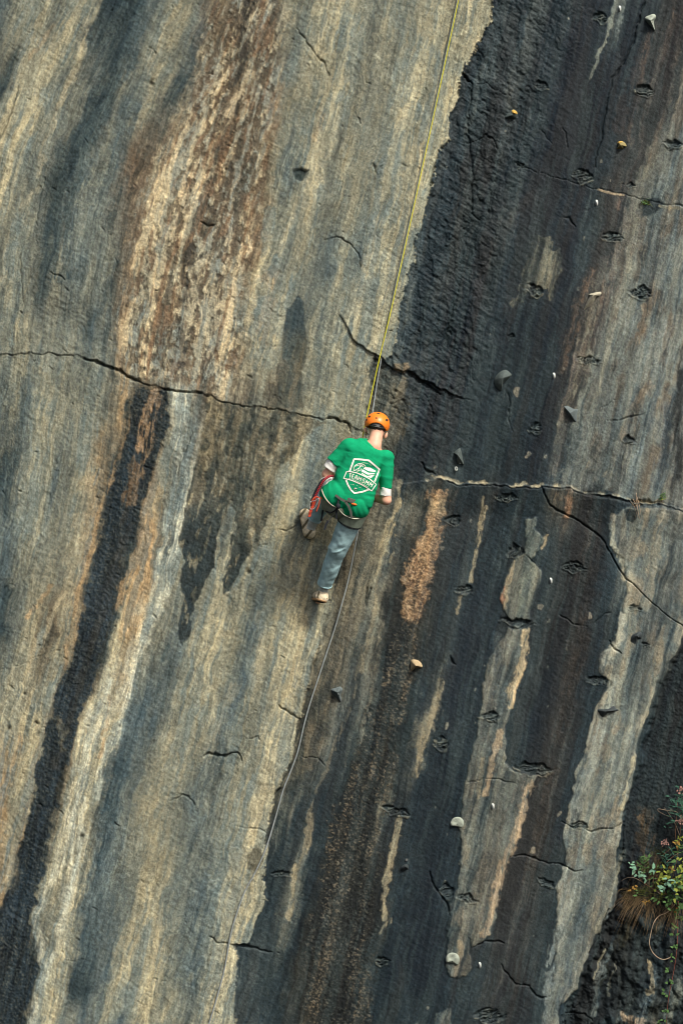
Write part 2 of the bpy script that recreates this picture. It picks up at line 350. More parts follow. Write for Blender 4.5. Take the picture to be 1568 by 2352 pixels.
# dark seep above the overlap
sl, m, d = fill([(683, 682), (698, 694), (703, 780), (700, 820), (692, 860), (697, 935), (650, 940), (640, 900), (648, 840), (644, 790), (655, 720)], [(60, 66, 64), (88, 80, 62)], 0.85, 2, 3, 3, wet=0.4, sq=10, sr=60)
paint(sl, m * (1 - sstep(740, 800, Y[sl])), (48, 60, 66), 0.8)
for pp in [[(585, 1945), (600, 1950), (605, 1975), (590, 2005), (570, 1995), (567, 1965)]]:
    fill(pp, [(98, 92, 74), (84, 80, 66)], 0.95, 1, 2, 1.5)
sl, m, d = fill([(672, 392), (690, 386), (708, 392), (702, 408), (690, 417), (676, 412)], [(46, 54, 54), (58, 62, 58)], 0.9, 1, 1, 2, dh=-0.03, hs=5)
stroke([(710, 395), (690, 440), (680, 500), (668, 560)], 9, (98, 104, 96), 0.5, .05)

# -------- right, dark side
# brown skirt under the overlap, right beside the climber
fill([(852, 826), (900, 845), (935, 862), (938, 920), (925, 1000), (900, 1060), (850, 1010), (846, 930)], [(104, 94, 72), (74, 68, 56)], .7, 4, 8, 14, sq=20, sr=60)
fill([(800, 1230), (850, 1100), (912, 1070), (900, 1180), (870, 1300), (840, 1420), (800, 1560), (740, 1700), (690, 1800), (640, 1830), (660, 1760), (690, 1660), (722, 1530), (745, 1450), (762, 1385)], [(102, 92, 72), (70, 66, 56)], .7, 4, 8, 10, sq=22, sr=70, grit=.3)
for p, w, a in [([(915, 1108), (908, 1160), (895, 1230)], 9, .85), ([(893, 1200), (878, 1250), (868, 1320)], 8, .8), ([(910, 1230), (895, 1290)], 5, .7), ([(868, 1330), (862, 1400), (845, 1460), (830, 1540)], 6, .75), ([(835, 1480), (815, 1580), (790, 1660), (755, 1740), (710, 1880), (680, 2010)], 5, .35), ([(680, 1990), (670, 2060), (660, 2110)], 7, .7), ([(720, 1870), (700, 1960)], 6, .5),
                ([(1010, 1560), (985, 1660), (965, 1740)], 9, .85), ([(960, 1780), (965, 1690)], 6, .6), ([(917, 1875), (905, 1930), (890, 2010), (884, 2060), (880, 2110)], 9, .95), ([(895, 2110), (870, 2140)], 6, .5),
                ([(1110, 1140), (1098, 1230), (1090, 1300), (1080, 1340)], 6, .55), ([(1115, 1160), (1095, 1260)], 4, .6), ([(1055, 1370), (1050, 1410)], 5, .6)]:
    stroke(p, w, (148, 132, 98), a, 0.2, 3, 4, 0.1)
for p, w, c, a in [([(1075, 300), (1060, 420), (1045, 560), (1000, 700)], 20, (66, 62, 58), .45), ([(1230, 440), (1160, 520), (1110, 640), (1075, 800)], 20, (64, 52, 48), .55), ([(1420, 300), (1450, 200), (1500, 60)], 22, (70, 52, 46), .6), ([(1450, 420), (1500, 260), (1540, 120)], 14, (62, 46, 42), .8), ([(1500, 300), (1468, 420), (1440, 520)], 9, (120, 108, 92), .5),
                ([(1545, 30), (1500, 200), (1460, 380), (1420, 470)], 12, (104, 84, 72), .45), ([(1360, 620), (1330, 700), (1300, 800), (1285, 860)], 13, (108, 80, 58), .55), ([(1440, 560), (1400, 680), (1350, 820), (1310, 950)], 18, (72, 56, 52), .6), ([(1500, 470), (1460, 600), (1430, 740)], 10, (140, 126, 104), .4), ([(1330, 800), (1300, 900), (1290, 960)], 14, (110, 98, 90), .35),
                ([(1400, 45), (1380, 110), (1360, 180)], 5, (130, 134, 120), .55), ([(1415, 0), (1400, 60)], 7, (112, 118, 108), .7)]:
    stroke(p, w, c, a, 0.05, 4, 7, 0.1)
fill([(1222, 540), (1266, 552), (1262, 580), (1290, 570), (1285, 620), (1262, 690), (1250, 662), (1212, 660), (1195, 690), (1180, 712), (1170, 700), (1195, 640), (1206, 600)], [(122, 116, 94), (66, 70, 64)], .7, 4, 6, 5, sq=8, sr=50)
for p, w, c, a in [([(1150, 120), (1130, 260), (1105, 420), (1080, 600)], 26, (30, 36, 40), .6), ([(1330, 60), (1290, 240), (1250, 420), (1215, 560)], 30, (30, 37, 46), .6), ([(1400, 120), (1370, 260), (1340, 400), (1310, 560), (1270, 760)], 24, (28, 34, 42), .7), ([(1560, 20), (1530, 150), (1495, 290), (1455, 420)], 16, (66, 48, 42), .75), ([(1568, 60), (1545, 180), (1505, 320)], 7, (112, 94, 80), .5), ([(1490, 80), (1465, 220), (1440, 330)], 9, (86, 70, 62), .5), ([(1395, 600), (1375, 700), (1345, 800)], 11, (78, 58, 50), .6), ([(1440, 480), (1420, 560), (1400, 640)], 9, (124, 112, 98), .5), ([(1330, 860), (1310, 960), (1285, 1070)], 12, (70, 58, 52), .55), ([(1180, 160), (1150, 330), (1120, 480)], 8, (72, 78, 78), .4), ([(1240, 90), (1215, 250), (1190, 420), (1165, 600)], 8, (66, 72, 74), .4)]:
    stroke(p, w, c, a, 0.05, 4, 7, 0.1)
# upper-right grey slab
G1 = [(1700, 60), (1568, 190), (1515, 340), (1482, 450), (1458, 540), (1425, 650), (1385, 770), (1358, 880), (1335, 980), (1310, 1060), (1285, 1112), (1330, 1124), (1400, 1132), (1470, 1150), (1568, 1166), (1700, 1180)]
sl, m, d = fill(G1, [(122, 124, 114), (94, 96, 90)], .9, 4, 8, 16, sq=22, sr=130, seed=101)
paint(sl, m * sstep(.1, .5, fbm_s(Q[sl] / 26, Rr[sl] / 60, 3, 105)), (92, 76, 60), .6)
paint(sl, m * sstep(.2, .5, fbm_s(Q[sl] / 15, Rr[sl] / 160, 3, 109)), (84, 98, 100), .55)
for p, w, c, a in [([(1450, 600), (1420, 720), (1385, 830), (1360, 940)], 12, (138, 136, 118), .5), ([(1475, 700), (1462, 790)], 8, (150, 120, 84), .5), ([(1540, 900), (1525, 1020), (1500, 1120)], 16, (72, 82, 88), .6), ([(1565, 800), (1560, 960), (1555, 1090)], 14, (56, 46, 40), .7), ([(1490, 890), (1440, 960), (1430, 1000)], 14, (126, 104, 78), .45), ([(1345, 1000), (1320, 1080)], 14, (120, 124, 116), .5), ([(1270, 1090), (1300, 980), (1310, 940)], 6, (92, 92, 88), .5)]:
    stroke(p, w, c, a, 0.05, 4, 7, 0.1)
# lower grey slab
G2 = [(1396, 1204), (1399, 1254), (1429, 1284), (1440, 1339), (1429, 1404), (1414, 1444), (1409, 1479), (1374, 1504), (1374, 1544), (1401, 1568), (1369, 1618), (1354, 1663), (1339, 1733), (1321, 1768), (1314, 1838), (1289, 1918), (1299, 1988), (1279, 2043), (1276, 2118), (1281, 2168), (1264, 2283), (1249, 2318), (1246, 2400), (1230, 2600), (1290, 2600), (1284, 2318), (1324, 2268), (1349, 2193), (1369, 2143), (1399, 2108), (1416, 2068), (1414, 1958), (1429, 1888), (1449, 1818), (1459, 1733), (1469, 1688), (1489, 1628), (1504, 1568), (1524, 1524), (1554, 1494), (1568, 1434), (1750, 1300), (1750, 1175), (1560, 1174), (1450, 1165), (1440, 1168), (1420, 1178)]
sl, m, d = fill(G2, [(126, 128, 116), (92, 98, 94)], .96, 3, 3, 1.8, sq=20, sr=140, seed=111, dh=0.012, hs=4, wet=.15)
paint(sl, m * (1 - sstep(6, 30, d)) * sstep(-.3, .3, fbm(X[sl] / 30, Y[sl] / 50, 2, 114)), (162, 150, 124), .55)
paint(sl, m * sstep(.15, .5, fbm_s(Q[sl] / 24, Rr[sl] / 60, 3, 115)), (126, 110, 86), .5)
paint(sl, m * sstep(.1, .45, fbm_s(Q[sl] / 18, Rr[sl] / 220, 2, 119)) , (76, 88, 90), .6)
for p, w, c, a in [([(1520, 1190), (1500, 1290), (1480, 1390)], 14, (172, 156, 124), .55), ([(1410, 1560), (1380, 1660), (1352, 1760), (1330, 1850)], 18, (150, 152, 138), .7), ([(1430, 1960), (1395, 2080), (1370, 2140)], 9, (146, 138, 112), .6), ([(1300, 2000), (1290, 2100), (1280, 2180)], 13, (146, 146, 132), .7), ([(1270, 2180), (1258, 2280), (1250, 2400)], 13, (128, 136, 132), .8), ([(1340, 2050), (1310, 2200), (1290, 2320)], 14, (70, 82, 88), .6), ([(1480, 1560), (1450, 1700), (1425, 1850)], 10, (84, 92, 92), .5), ([(1450, 1740), (1430, 1860)], 6, (164, 152, 118), .7), ([(1408, 1205), (1405, 1250), (1425, 1280), (1432, 1330)], 8, (178, 164, 130), .7), ([(1385, 1520), (1420, 1460), (1425, 1420)], 12, (168, 162, 142), .6)]:
    stroke(p, w, c, a, 0.05, 3, 5, 0.05)
fill([(1436, 1170), (1462, 1168), (1462, 1190), (1450, 1200), (1436, 1192)], [(52, 58, 58), (60, 64, 62)], .9, 1, 2, 2)
fill([(1480, 460), (1505, 452), (1522, 462), (1518, 478), (1500, 490), (1478, 496), (1474, 480)], [(46, 50, 52), (56, 58, 58)], .9, 1, 2, 2)
# pale strip in the middle of the dark side
G3 = [(1206, 1189), (1229, 1189), (1224, 1209), (1249, 1234), (1234, 1264), (1219, 1289), (1244, 1314), (1239, 1344), (1224, 1384), (1219, 1429), (1164, 1421), (1151, 1394), (1151, 1364), (1164, 1324), (1174, 1289), (1200, 1275), (1210, 1240)]
fill(G3, [(112, 112, 98), (82, 90, 84)], .95, 3, 3, 1.8, sq=13, sr=60, seed=121, dh=.012)
G3b = [(1164, 1444), (1214, 1444), (1211, 1460), (1199, 1534), (1186, 1570), (1174, 1633), (1159, 1668), (1156, 1753), (1184, 1773), (1231, 1784), (1209, 1828), (1199, 1868), (1181, 1928), (1164, 1983), (1144, 2043), (1139, 2108), (1124, 2143), (1084, 2175), (1074, 2153), (1079, 2218), (1069, 2243), (1029, 2238), (1026, 2213), (1029, 2123), (1034, 2073), (1054, 2038), (1059, 1978), (1059, 1918), (1051, 1900), (1061, 1848), (1074, 1783), (1079, 1738), (1094, 1688), (1099, 1648), (1112, 1568), (1124, 1508), (1146, 1484)]
sl, m, d = fill(G3b, [(108, 108, 96), (84, 90, 86)], .95, 3, 3, 1.8, sq=13, sr=110, seed=125, dh=.012)
paint(sl, m * sstep(.1, .4, fbm_s(Q[sl] / 14, Rr[sl] / 40, 3, 128)), (80, 72, 64), .5)
for p, w, c, a in [([(1205, 1450), (1195, 1520), (1180, 1580), (1170, 1620)], 12, (186, 158, 112), .9), ([(1145, 1680), (1130, 1740), (1115, 1820)], 10, (176, 144, 104), .8), ([(1105, 1740), (1098, 1830)], 7, (150, 132, 100), .7), ([(1215, 1800), (1195, 1870), (1175, 1930), (1150, 2010), (1135, 2080), (1110, 2140)], 12, (160, 134, 102), .85), ([(1180, 1290), (1165, 1350), (1156, 1400)], 6, (176, 152, 112), .85), ([(1160, 1350), (1152, 1390)], 4, (168, 110, 70), .8), ([(1255, 1230), (1245, 1260)], 5, (150, 132, 98), .7), ([(1055, 2090), (1045, 2120)], 14, (128, 112, 88), .6), ([(1055, 2170), (1050, 2230)], 9, (156, 136, 104), .6), ([(1140, 1460), (1150, 1540), (1135, 1590)], 14, (70, 84, 88), .6), ([(1065, 1900), (1070, 1990)], 9, (132, 120, 96), .5)]:
    stroke(p, w, c, a, 0.2, 3, 4, 0.1)
fill([(1160, 1770), (1178, 1772), (1186, 1786), (1182, 1800), (1165, 1800), (1156, 1786)], [(60, 62, 60), (70, 70, 64)], .95, 1, 2, 1.5)
fill([(1000, 2330), (1035, 2312), (1040, 2400), (985, 2400)], [(112, 112, 96), (84, 92, 92)], .9, 3, 3, 2)
# gravelly ochre streak
ORR = [(984, 1127), (1024, 1127), (1021, 1194), (1009, 1234), (994, 1309), (979, 1369), (964, 1429), (924, 1429), (919, 1404), (929, 1354), (924, 1324), (944, 1264), (979, 1214)]
sl, m, d = poly(ORR, 6, 8, 26); paint(sl, m, (66, 54, 42), .7, grit=.8)
sl, m, d = fill(ORR, [(178, 134, 84), (142, 100, 60)], .85, 5, 7, 12, sq=14, sr=80, seed=131, grit=.4, dh=.004, bal=.05)
paint(sl, m * sstep(1130, 1160, Y[sl]) * (1 - sstep(1160, 1200, Y[sl])), (190, 164, 116), .5)
paint(sl, m * sstep(.12, .35, fbm(X[sl] / 4, Y[sl] / 3.4, 3, 133, .7)), (74, 56, 40), .6); paint(sl, m * sstep(.2, .4, -fbm(X[sl] / 4, Y[sl] / 3.4, 3, 133, .7)), (204, 166, 116), .5)
# coarse dark grit running down from it
GRV = [(920, 1420), (970, 1425), (952, 1500), (938, 1600), (915, 1700), (895, 1800), (880, 1900), (862, 2050), (852, 2200), (842, 2450), (690, 2450), (715, 2150), (740, 2000), (780, 1850), (822, 1700), (850, 1600), (885, 1500)]
sl, m, d = fill(GRV, [(40, 35, 32), (66, 55, 44)], .7, 8, 14, 26, sq=14, sr=140, seed=135, grit=.6, wet=.3)
paint(sl, m * sstep(.28, .6, fbm(X[sl] / 3.4, Y[sl] / 3.0, 2, 137) + .3 * fbm(X[sl] / 30, Y[sl] / 60, 2, 139)), (112, 98, 78), .5)
for p, w in [([(1040, 1130), (1030, 1200)], 16), ([(1370, 1130), (1360, 1250), (1345, 1400), (1310, 1560), (1290, 1700)], 26), ([(1310, 1120), (1290, 1190)], 14), ([(1270, 1780), (1240, 1900), (1215, 2050)], 24), ([(1350, 1420), (1320, 1540)], 16)]:
    stroke(p, w, (72, 55, 45), .6, .05, 4, 8, .15, grit=.7)
stroke([(1310, 1125), (1302, 1180)], 11, (146, 104, 70), .6, .05, 4, 5, .15, grit=1)
stroke([(1330, 1330), (1355, 1250)], 12, (80, 60, 50), .5, .05, 4, 8, .15, grit=.7)
# earthy, broken corner at the lower right
CRN = [(1452, 1810), (1480, 1730), (1500, 1640), (1540, 1520), (1700, 1400), (2500, 1400), (2500, 3000), (1300, 3000), (1290, 2400), (1305, 2310), (1345, 2240), (1370, 2170), (1400, 2120), (1425, 2080), (1420, 1960), (1436, 1890)]
sl, m, d = fill(CRN, [(44, 48, 50), (30, 30, 30)], .7, 5, 8, 8, sq=20, sr=70, seed=141, grit=.8, wet=.25, dh=-.05, hs=10)
ROUGH = np.zeros(X.shape, np.float32); ROUGH[sl] = m * sstep(1880, 2040, Y[sl] - .3 * (X[sl] - 1450) )
for p, w, c, a in [([(1490, 1880), (1480, 1930), (1500, 1980)], 26, (104, 70, 36), .8), ([(1475, 1885), (1485, 1900)], 12, (150, 104, 48), .6), ([(1450, 2120), (1420, 2160)], 24, (62, 50, 32), .6), ([(1440, 2130), (1400, 2200), (1380, 2260)], 14, (72, 60, 38), .5), ([(1500, 2240), (1480, 2310), (1470, 2360)], 14, (84, 92, 92), .8), ([(1495, 2210), (1490, 2280)], 7, (160, 140, 104), .85), ([(1400, 2180), (1375, 2260), (1360, 2330)], 10, (98, 104, 100), .8), ([(1385, 2180), (1365, 2260)], 4, (170, 160, 128), .6), ([(1415, 2210), (1395, 2290)], 5, (140, 128, 104), .6), ([(1555, 2260), (1535, 2340), (1530, 2380)], 20, (92, 96, 86), .7), ([(1440, 2340), (1480, 2352)], 16, (170, 140, 106), .7), ([(1520, 2110), (1500, 2150)], 12, (84, 78, 66), .7), ([(1405, 2350), (1385, 2352)], 20, (74, 84, 84), .6)]:
    stroke(p, w, c, a, .2, 5, 7, .15, grit=.8)

# -------- overlaps, ledges and cracks
C1 = [(-60, 820, .3), (0, 816, .6), (20, 814), (65, 816), (110, 811), (150, 814), (190, 826), (235, 836), (270, 849), (295, 864), (320, 876), (360, 891), (415, 899), (455, 904), (500, 919), (550, 929), (600, 939), (650, 946), (700, 954), (750, 961), (790, 967), (806, 976, .5)]
ledge([(a[0], a[1] - 1, max(.1, (a[2] if len(a) > 2 else 1))) for a in C1], .010, 90, True)
crack(C1, 1.8, .018, dirt_shade=.42, rag=5, rag2=4)
crack([(190, 826, .4), (235, 837), (270, 851), (300, 868), (318, 877, .5)], 5, .04, dirt_shade=.7)
crack([(375, 895, .4), (415, 901), (455, 906), (480, 914, .4)], 4.0, .035, dirt_shade=.6)
crack([(745, 960, .4), (775, 966), (800, 973), (806, 990, .5)], 5, .05, dirt_shade=.8)
C2 = [(803, 760, .3), (812, 776), (822, 788), (850, 812), (880, 829), (905, 850), (935, 853), (960, 868), (1000, 890), (1040, 905, .5)]
ledge([(a[0], a[1] - 1, 1 if 0 < i < 9 else .15) for i, a in enumerate(C2)], .026, 60, True)
crack(C2, 2.0, .022, dirt_shade=.45)
crack([(935, 856, .5), (958, 872, 1.4), (985, 890, 1.2), (1010, 905, .5)], 6, .04, dirt_shade=.5)
fill([(905, 835), (938, 832), (940, 846), (928, 856), (905, 850)], [(128, 106, 72), (110, 90, 62)], .8, 2, 2, 2, dh=.02)
C9 = [(1189, 385, .6), (1204, 388), (1249, 400, .5), (1319, 418, .6), (1364, 433), (1404, 443), (1434, 445), (1479, 458), (1519, 468), (1568, 472), (1650, 476)]
crack(C9, 1.4, .02, dirt_shade=.4)
stroke([(1372, 436), (1400, 444), (1432, 448)], 3, (158, 132, 96), .8, .3, 1, 1)
stroke([(1515, 473), (1568, 478), (1640, 482)], 4, (150, 136, 104), .7, .3, 2, 2, .2)
C10 = [(985, 1103, .3), (1024, 1098), (1049, 1109), (1104, 1109), (1154, 1114), (1194, 1112), (1234, 1116), (1309, 1116), (1329, 1129), (1384, 1134), (1429, 1142), (1464, 1154), (1509, 1157), (1568, 1169), (1680, 1185)]
ledge([(p[0], p[1], 1 if i else .15) for i, p in enumerate(C10)], .045, 70, False)
sl, d, s = line([(p[0], p[1] - 2) for p in C10], 4, 4, 3)
paint(sl, (1 - sstep(.5, 1.3, d)) * sstep(-.35, .25, fbm(X[sl] / 17, Y[sl] / 17, 2, 151)), (150, 136, 106), .8)
crack([(p[0], p[1] + 5) for p in C10[1:]], 2.6, .02, dirt_shade=.5)
crack([(1340, 1130, .4), (1400, 1142), (1450, 1156), (1470, 1160)], 5, .03, dirt_shade=.7)
crack([(1452, 1148, .5), (1475, 1152, 1.4), (1510, 1160, 1.2), (1540, 1166, .6)], 6, .05, dirt_shade=.7)
C11 = [(1239, 1114, .8), (1259, 1157), (1275, 1171), (1324, 1194), (1379, 1234), (1409, 1289), (1434, 1329), (1449, 1339, .7), (1484, 1374, .5), (1529, 1414, .5), (1568, 1440, .5), (1640, 1500, .4)]
crack(C11, 2.6, .05, dirt_shade=.85, rag=1, rag2=1)
for pts, w, dp in [([(680, 65, .5), (698, 90), (715, 115), (735, 135), (750, 150), (757, 172, .4)], 2.6, .03), ([(745, 552, .5), (775, 545), (800, 556), (822, 585), (828, 612), (818, 640, .5)], 2.4, .028),
                   ([(468, 1738, .6), (480, 1732, 1.6), (515, 1738, 1.6), (532, 1731), (546, 1729), (556, 1747, .5)], 3.0, .05), ([(640, 1621, .6), (652, 1632, 1.3), (668, 1644, 1.2), (686, 1650, .5)], 3.2, .04), ([(390, 1838, .5), (420, 1826), (445, 1840), (450, 1864, .4)], 2.4, .03),
                   ([(480, 2151, .8), (500, 2163), (530, 2167), (570, 2174), (600, 2182), (640, 2188, .4)], 3.2, .035), ([(560, 1700, .4), (592, 1691), (600, 1700, .4)], 2.6, .03), ([(540, 1900, .4), (600, 1905), (618, 1918, .4)], 1.6, .02),
                   ([(1069, 175), (1086, 192), (1079, 250), (1074, 280), (1079, 350), (1084, 400), (1084, 490), (1099, 507, .5)], 3.0, .035), ([(1479, 5), (1449, 105), (1429, 145), (1404, 182), (1384, 300), (1364, 382, .3)], 2.6, .035), ([(1062, 168, .5), (1075, 182, 1.3), (1086, 190, .6)], 5, .05),
                   ([(1394, 964, .4), (1424, 966), (1449, 959), (1486, 950, .4)], 2.2, .025), ([(1366, 938, .4), (1392, 930), (1405, 920), (1440, 912, .3)], 1.8, .02),
                   ([(1169, 1968, .4), (1204, 1963), (1234, 1978), (1284, 1988), (1324, 2003), (1339, 1998, .4)], 2.6, .03), ([(1084, 2175, .5), (1109, 2160), (1144, 2158), (1156, 2166, .4)], 3.4, .04), ([(1074, 1798, .4), (1114, 1785), (1150, 1792), (1184, 1800, .3)], 1.8, .02),
                   ([(1290, 1890, .5), (1320, 1900), (1359, 1910), (1409, 1903), (1426, 1893, 1.4)], 2.8, .03), ([(1149, 2218, .6), (1165, 2240, 1.5), (1184, 2260), (1214, 2263), (1234, 2290), (1264, 2288, .4)], 3, .035), ([(984, 2003, .4), (999, 2043), (1029, 2073), (1033, 2100, .5)], 3, .04),
                   ([(1033, 1508, .5), (1040, 1522, 1.4), (1046, 1528, .4)], 3, .04), ([(1165, 905, .4), (1168, 935), (1166, 960), (1180, 995, .3)], 2, .025), ([(975, 905, .4), (985, 925), (995, 950), (990, 965, .3)], 2.4, .03), ([(965, 1065, .6), (975, 1082), (1000, 1090, .5)], 3.5, .04), ([(845, 1350, .6), (838, 1390, 1), (852, 1352, .5)], 2.5, .03),
                   ([(690, 1735, .4), (730, 1738), (745, 1760, .4)], 2.2, .025), ([(745, 1700, .4), (720, 1790), (700, 1850, .4)], 2, .02), ([(930, 1710), (950, 1690, .5)], 2, .02), ([(1395, 1470, .5), (1405, 1484), (1425, 1500, .5)], 2.4, .03), ([(1195, 1265, .4), (1222, 1290), (1235, 1312, .5)], 2.2, .025), ([(1285, 1410, .5), (1310, 1432), (1345, 1440, .4)], 2.2, .03), ([(1365, 1430), (1395, 1406, .5)], 3, .03),
                   ([(1290, 295, .4), (1300, 310), (1298, 340, .4)], 2.2, .025), ([(1075, 330, .5), (1110, 310), (1130, 318), (1140, 345, .4)], 2.6, .03), ([(1095, 190, .4), (1120, 192), (1135, 205), (1160, 218, .4)], 2, .025), ([(1285, 500, .4), (1305, 500), (1320, 520, .6)], 2.6, .03), ([(860, 375, .4), (866, 395), (880, 380, .4)], 2.5, .03), ([(815, 262, .4), (826, 275), (830, 285, .5)], 3, .03),
                   ([(40, 195, .4), (22, 262), (5, 305), (-20, 350)], 3.2, .03), ([(105, 400, .4), (98, 440), (84, 510), (86, 560, .4)], 2.2, .02), ([(50, 560, .4), (48, 640), (55, 700, .4)], 2.2, .02), ([(265, 590, .4), (268, 610), (262, 640, .4)], 2, .02), ([(460, 505, .5), (475, 518, 1.4), (490, 514, .5)], 3, .035), ([(118, 625, .5), (135, 635, 1.2), (150, 645, .6)], 3, .03),
                   ([(0, 1540, .5), (60, 1520), (105, 1503, .4)], 1.6, .015), ([(0, 1360, .4), (20, 1342), (35, 1345, .4)], 2, .025), ([(330, 1215, .4), (332, 1250), (320, 1285, .4)], 2, .02), ([(440, 995, .5), (425, 1040), (405, 1095, .4)], 3, .03), ([(510, 1265, .3), (485, 1310, .6)], 2, .02), ([(640, 1215, .4), (660, 1220), (680, 1205, .3)], 2.2, .025),
                   ([(150, 2205, .4), (170, 2205), (190, 2200, .4)], 2, .02), ([(1395, 2090, .4), (1380, 2140), (1350, 2190, .5)], 3, .04), ([(1432, 1890), (1425, 1990), (1418, 2070), (1390, 2130)], 4, .05), ([(1300, 2330, .5), (1340, 2330), (1360, 2345, .5)], 3, .03), ([(1240, 300), (1262, 330, .5)], 2, .02), ([(1055, 640, .4), (1040, 700), (1020, 770), (1010, 800, .4)], 2.4, .025)]:
    crack(pts, w, dp, dirt_shade=.6)

# chipped holds cut into the dark rock: (u, v, half width, half height, turn)
CHIPS = [(1376, 42, 18, 15, 0), (1244, 196, 17, 12, 15), (1481, 207, 24, 14, 10), (1339, 405, 25, 18, 20), (1449, 424, 17, 8, 12), (1406, 545, 28, 13, 8), (1226, 667, 19, 13, 14), (1471, 672, 26, 18, 12), (1171, 771, 10, 10, 0), (1351, 828, 31, 11, 3), (1226, 985, 15, 13, 0), (1443, 1010, 16, 11, 15), (1161, 1143, 28, 10, 6), (1041, 1195, 15, 13, 0), (1184, 1266, 20, 17, -20), (1316, 1303, 28, 14, 12), (1066, 1357, 22, 12, 6), (1189, 1430, 40, 11, 8), (1366, 1560, 26, 11, 8), (1126, 1647, 29, 13, 2), (1014, 1708, 22, 19, 0), (1226, 1766, 46, 16, 9), (906, 1862, 32, 10, 14), (1024, 2046, 22, 19, 0), (1071, 2063, 26, 12, 12), (1331, 1897, 24, 8, 8), (1256, 2030, 24, 9, 28), (881, 2208, 19, 13, 4), (1126, 2335, 40, 22, 4), (645, 2008, 24, 9, 12), (1455, 1395, 14, 6, 0), (1190, 380, 8, 7, 0), (1545, 330, 26, 14, 10), (1480, 1480, 8, 6, 0)]
for k, (cu, cv, hw, hh, an) in enumerate(CHIPS):
    sl = bbox(cu - hw * 1.8 - 6, cv - hw * 1.8 - 6, cu + hw * 1.8 + 6, cv + hw * 1.8 + 6)
    a = math.radians(an)
    x = X[sl] - cu + 5 * w1x[sl] + 2 * vn(X[sl] / 6, Y[sl] / 6, 400 + k); y = Y[sl] - cv + 4 * w1y[sl] + 1.5 * vn(X[sl] / 6, Y[sl] / 6, 440 + k)
    xa, ya = x * math.cos(a) + y * math.sin(a), -x * math.sin(a) + y * math.cos(a)
    ex = (1.2, 1.6, 2.4, 1.35)[k % 4]; sk = ((k * 37) % 11 - 5) / 12; xa = xa + sk * ya
    rr = (np.abs(xa / hw) ** ex + np.abs(ya / hh) ** ex) ** (1 / ex)
    m = 1 - sstep(.72, 1.08, rr)
    chis = np.abs(vn(xa * .05 + ya * .03, (ya + (.15 + .12 * (k % 5)) * xa) / (2.4 + .5 * (k % 3)), 200 + k))
    H[sl] += m * (-.042 * (.45 + .55 * np.clip(.3 - ya / hh * .8, 0, 1)) + .040 * chis)
    paint(sl, m, (50, 56, 56) if k % 3 else (60, 64, 60), .75)
    paint(sl, m * (chis > .55), (96, 100, 92), .4)
    lip = np.exp(-((rr - 1.0) / .13) ** 2) * (ya > hh * .25)
    paint(sl, lip * np.clip(.5 + vn(X[sl] / 8, Y[sl] / 8, 480 + k), 0, 1), (118, 114, 96), .5)
    H[sl] += .008 * lip
# a spatter of small light scars and dark pocks over the dark rock
rs = np.random.RandomState(3)
for i in range(170):
    u = rs.uniform(560, 1568); v = rs.uniform(0, 2352)
    if RGT[min(np.searchsorted(GY, v), NY - 1), min(np.searchsorted(GX, u), NX - 1)] < .9: continue
    r = rs.uniform(1.2, 3.4) * (1.5 if rs.rand() < .12 else 1)
    lt = rs.rand() < .6
    stroke([(u, v), (u - .25 * r, v + r * rs.uniform(.5, 2.2))], r, (132, 128, 112) if lt else (26, 28, 29), .5, .4, 1.5, 1)
for i in range(240):
    u = rs.uniform(-40, 1000); v = rs.uniform(-40, 2400)
    if RGT[min(np.searchsorted(GY, v), NY - 1), min(np.searchsorted(GX, u), NX - 1)] > .1: continue
    L = rs.uniform(3, 11); an = rs.uniform(-.4, .9)
    crack([(u, v, .5), (u + L * math.cos(an) * .6, v + L * math.sin(an) * .5 + 1, 1.2), (u + L * math.cos(an), v + L * math.sin(an) + 3, .4)], rs.uniform(1.3, 2.3), rs.uniform(.012, .03), dirt_shade=.55)
for (u, v, r) in [(1185, 902, 9), (1408, 1190, 8), (1212, 1044, 5), (1350, 1066, 6), (1390, 1090, 5), (1000, 1075, 4), (850, 1640, 5), (1412, 1674, 8), (1386, 1714, 6), (1224, 1952, 6), (1286, 1870, 5), (1355, 1415, 6), (1240, 1395, 6)]:
    stroke([(u, v - r * .5), (u - 2, v + r * .6)], r, (140, 126, 104), .65, .3, 2.5, 2)
for (u, v, r) in [(20, 1673, 5), (82, 1662, 4), (348, 190, 6), (189, 1920, 4), (570, 1312, 6)]:
    sl, d, s = line([(u, v), (u + 1, v + 1)], r, 2, 1); H[sl] -= .02 * np.exp(-d * d); paint(sl, np.exp(-d * d), (38, 34, 28), .8)

# -------- streak texture over everything
t1 = fbm_s(Q / 13, Rr / 190, 3, 161); t2 = fbm_s(Q / 4.2, Rr / 75, 3, 167); t3 = fbm(X / 40, Y / 55, 3, 173); t4 = fbm(X / 5, Y / 5, 2, 179)
Qw = Q + 5 * w2x + 1.2 * w1x
s1 = fbm_s(Qw / 15, Rr / 250, 4, 161, .6); s2 = fbm_s(Qw / 5.2, Rr / 120, 3, 167, .6); s3 = fbm_s(Qw / 30, Rr / 420, 3, 163, .6); s4 = fbm_s(Qw / 7.5, Rr / 170, 3, 169, .55)
t3 = fbm(X / 40, Y / 55, 3, 173); t4 = fbm(X / 5, Y / 5, 2, 179); t2 = s2
pt = .6 + .4 * sstep(-.3, .3, fbm(X / 110, Y / 150, 2, 176))
A1 = sstep(-.10, .10, s1) - .5; A2 = sstep(-.08, .08, s2) - .5; A3 = sstep(-.2, .2, s3) - .5
crust = sstep(-.05, .10, fbm_s(Qw / 14, Rr / 46, 4, 191, .68) + .3 * fbm(X / 6, Y / 6, 2, 195)) - .5
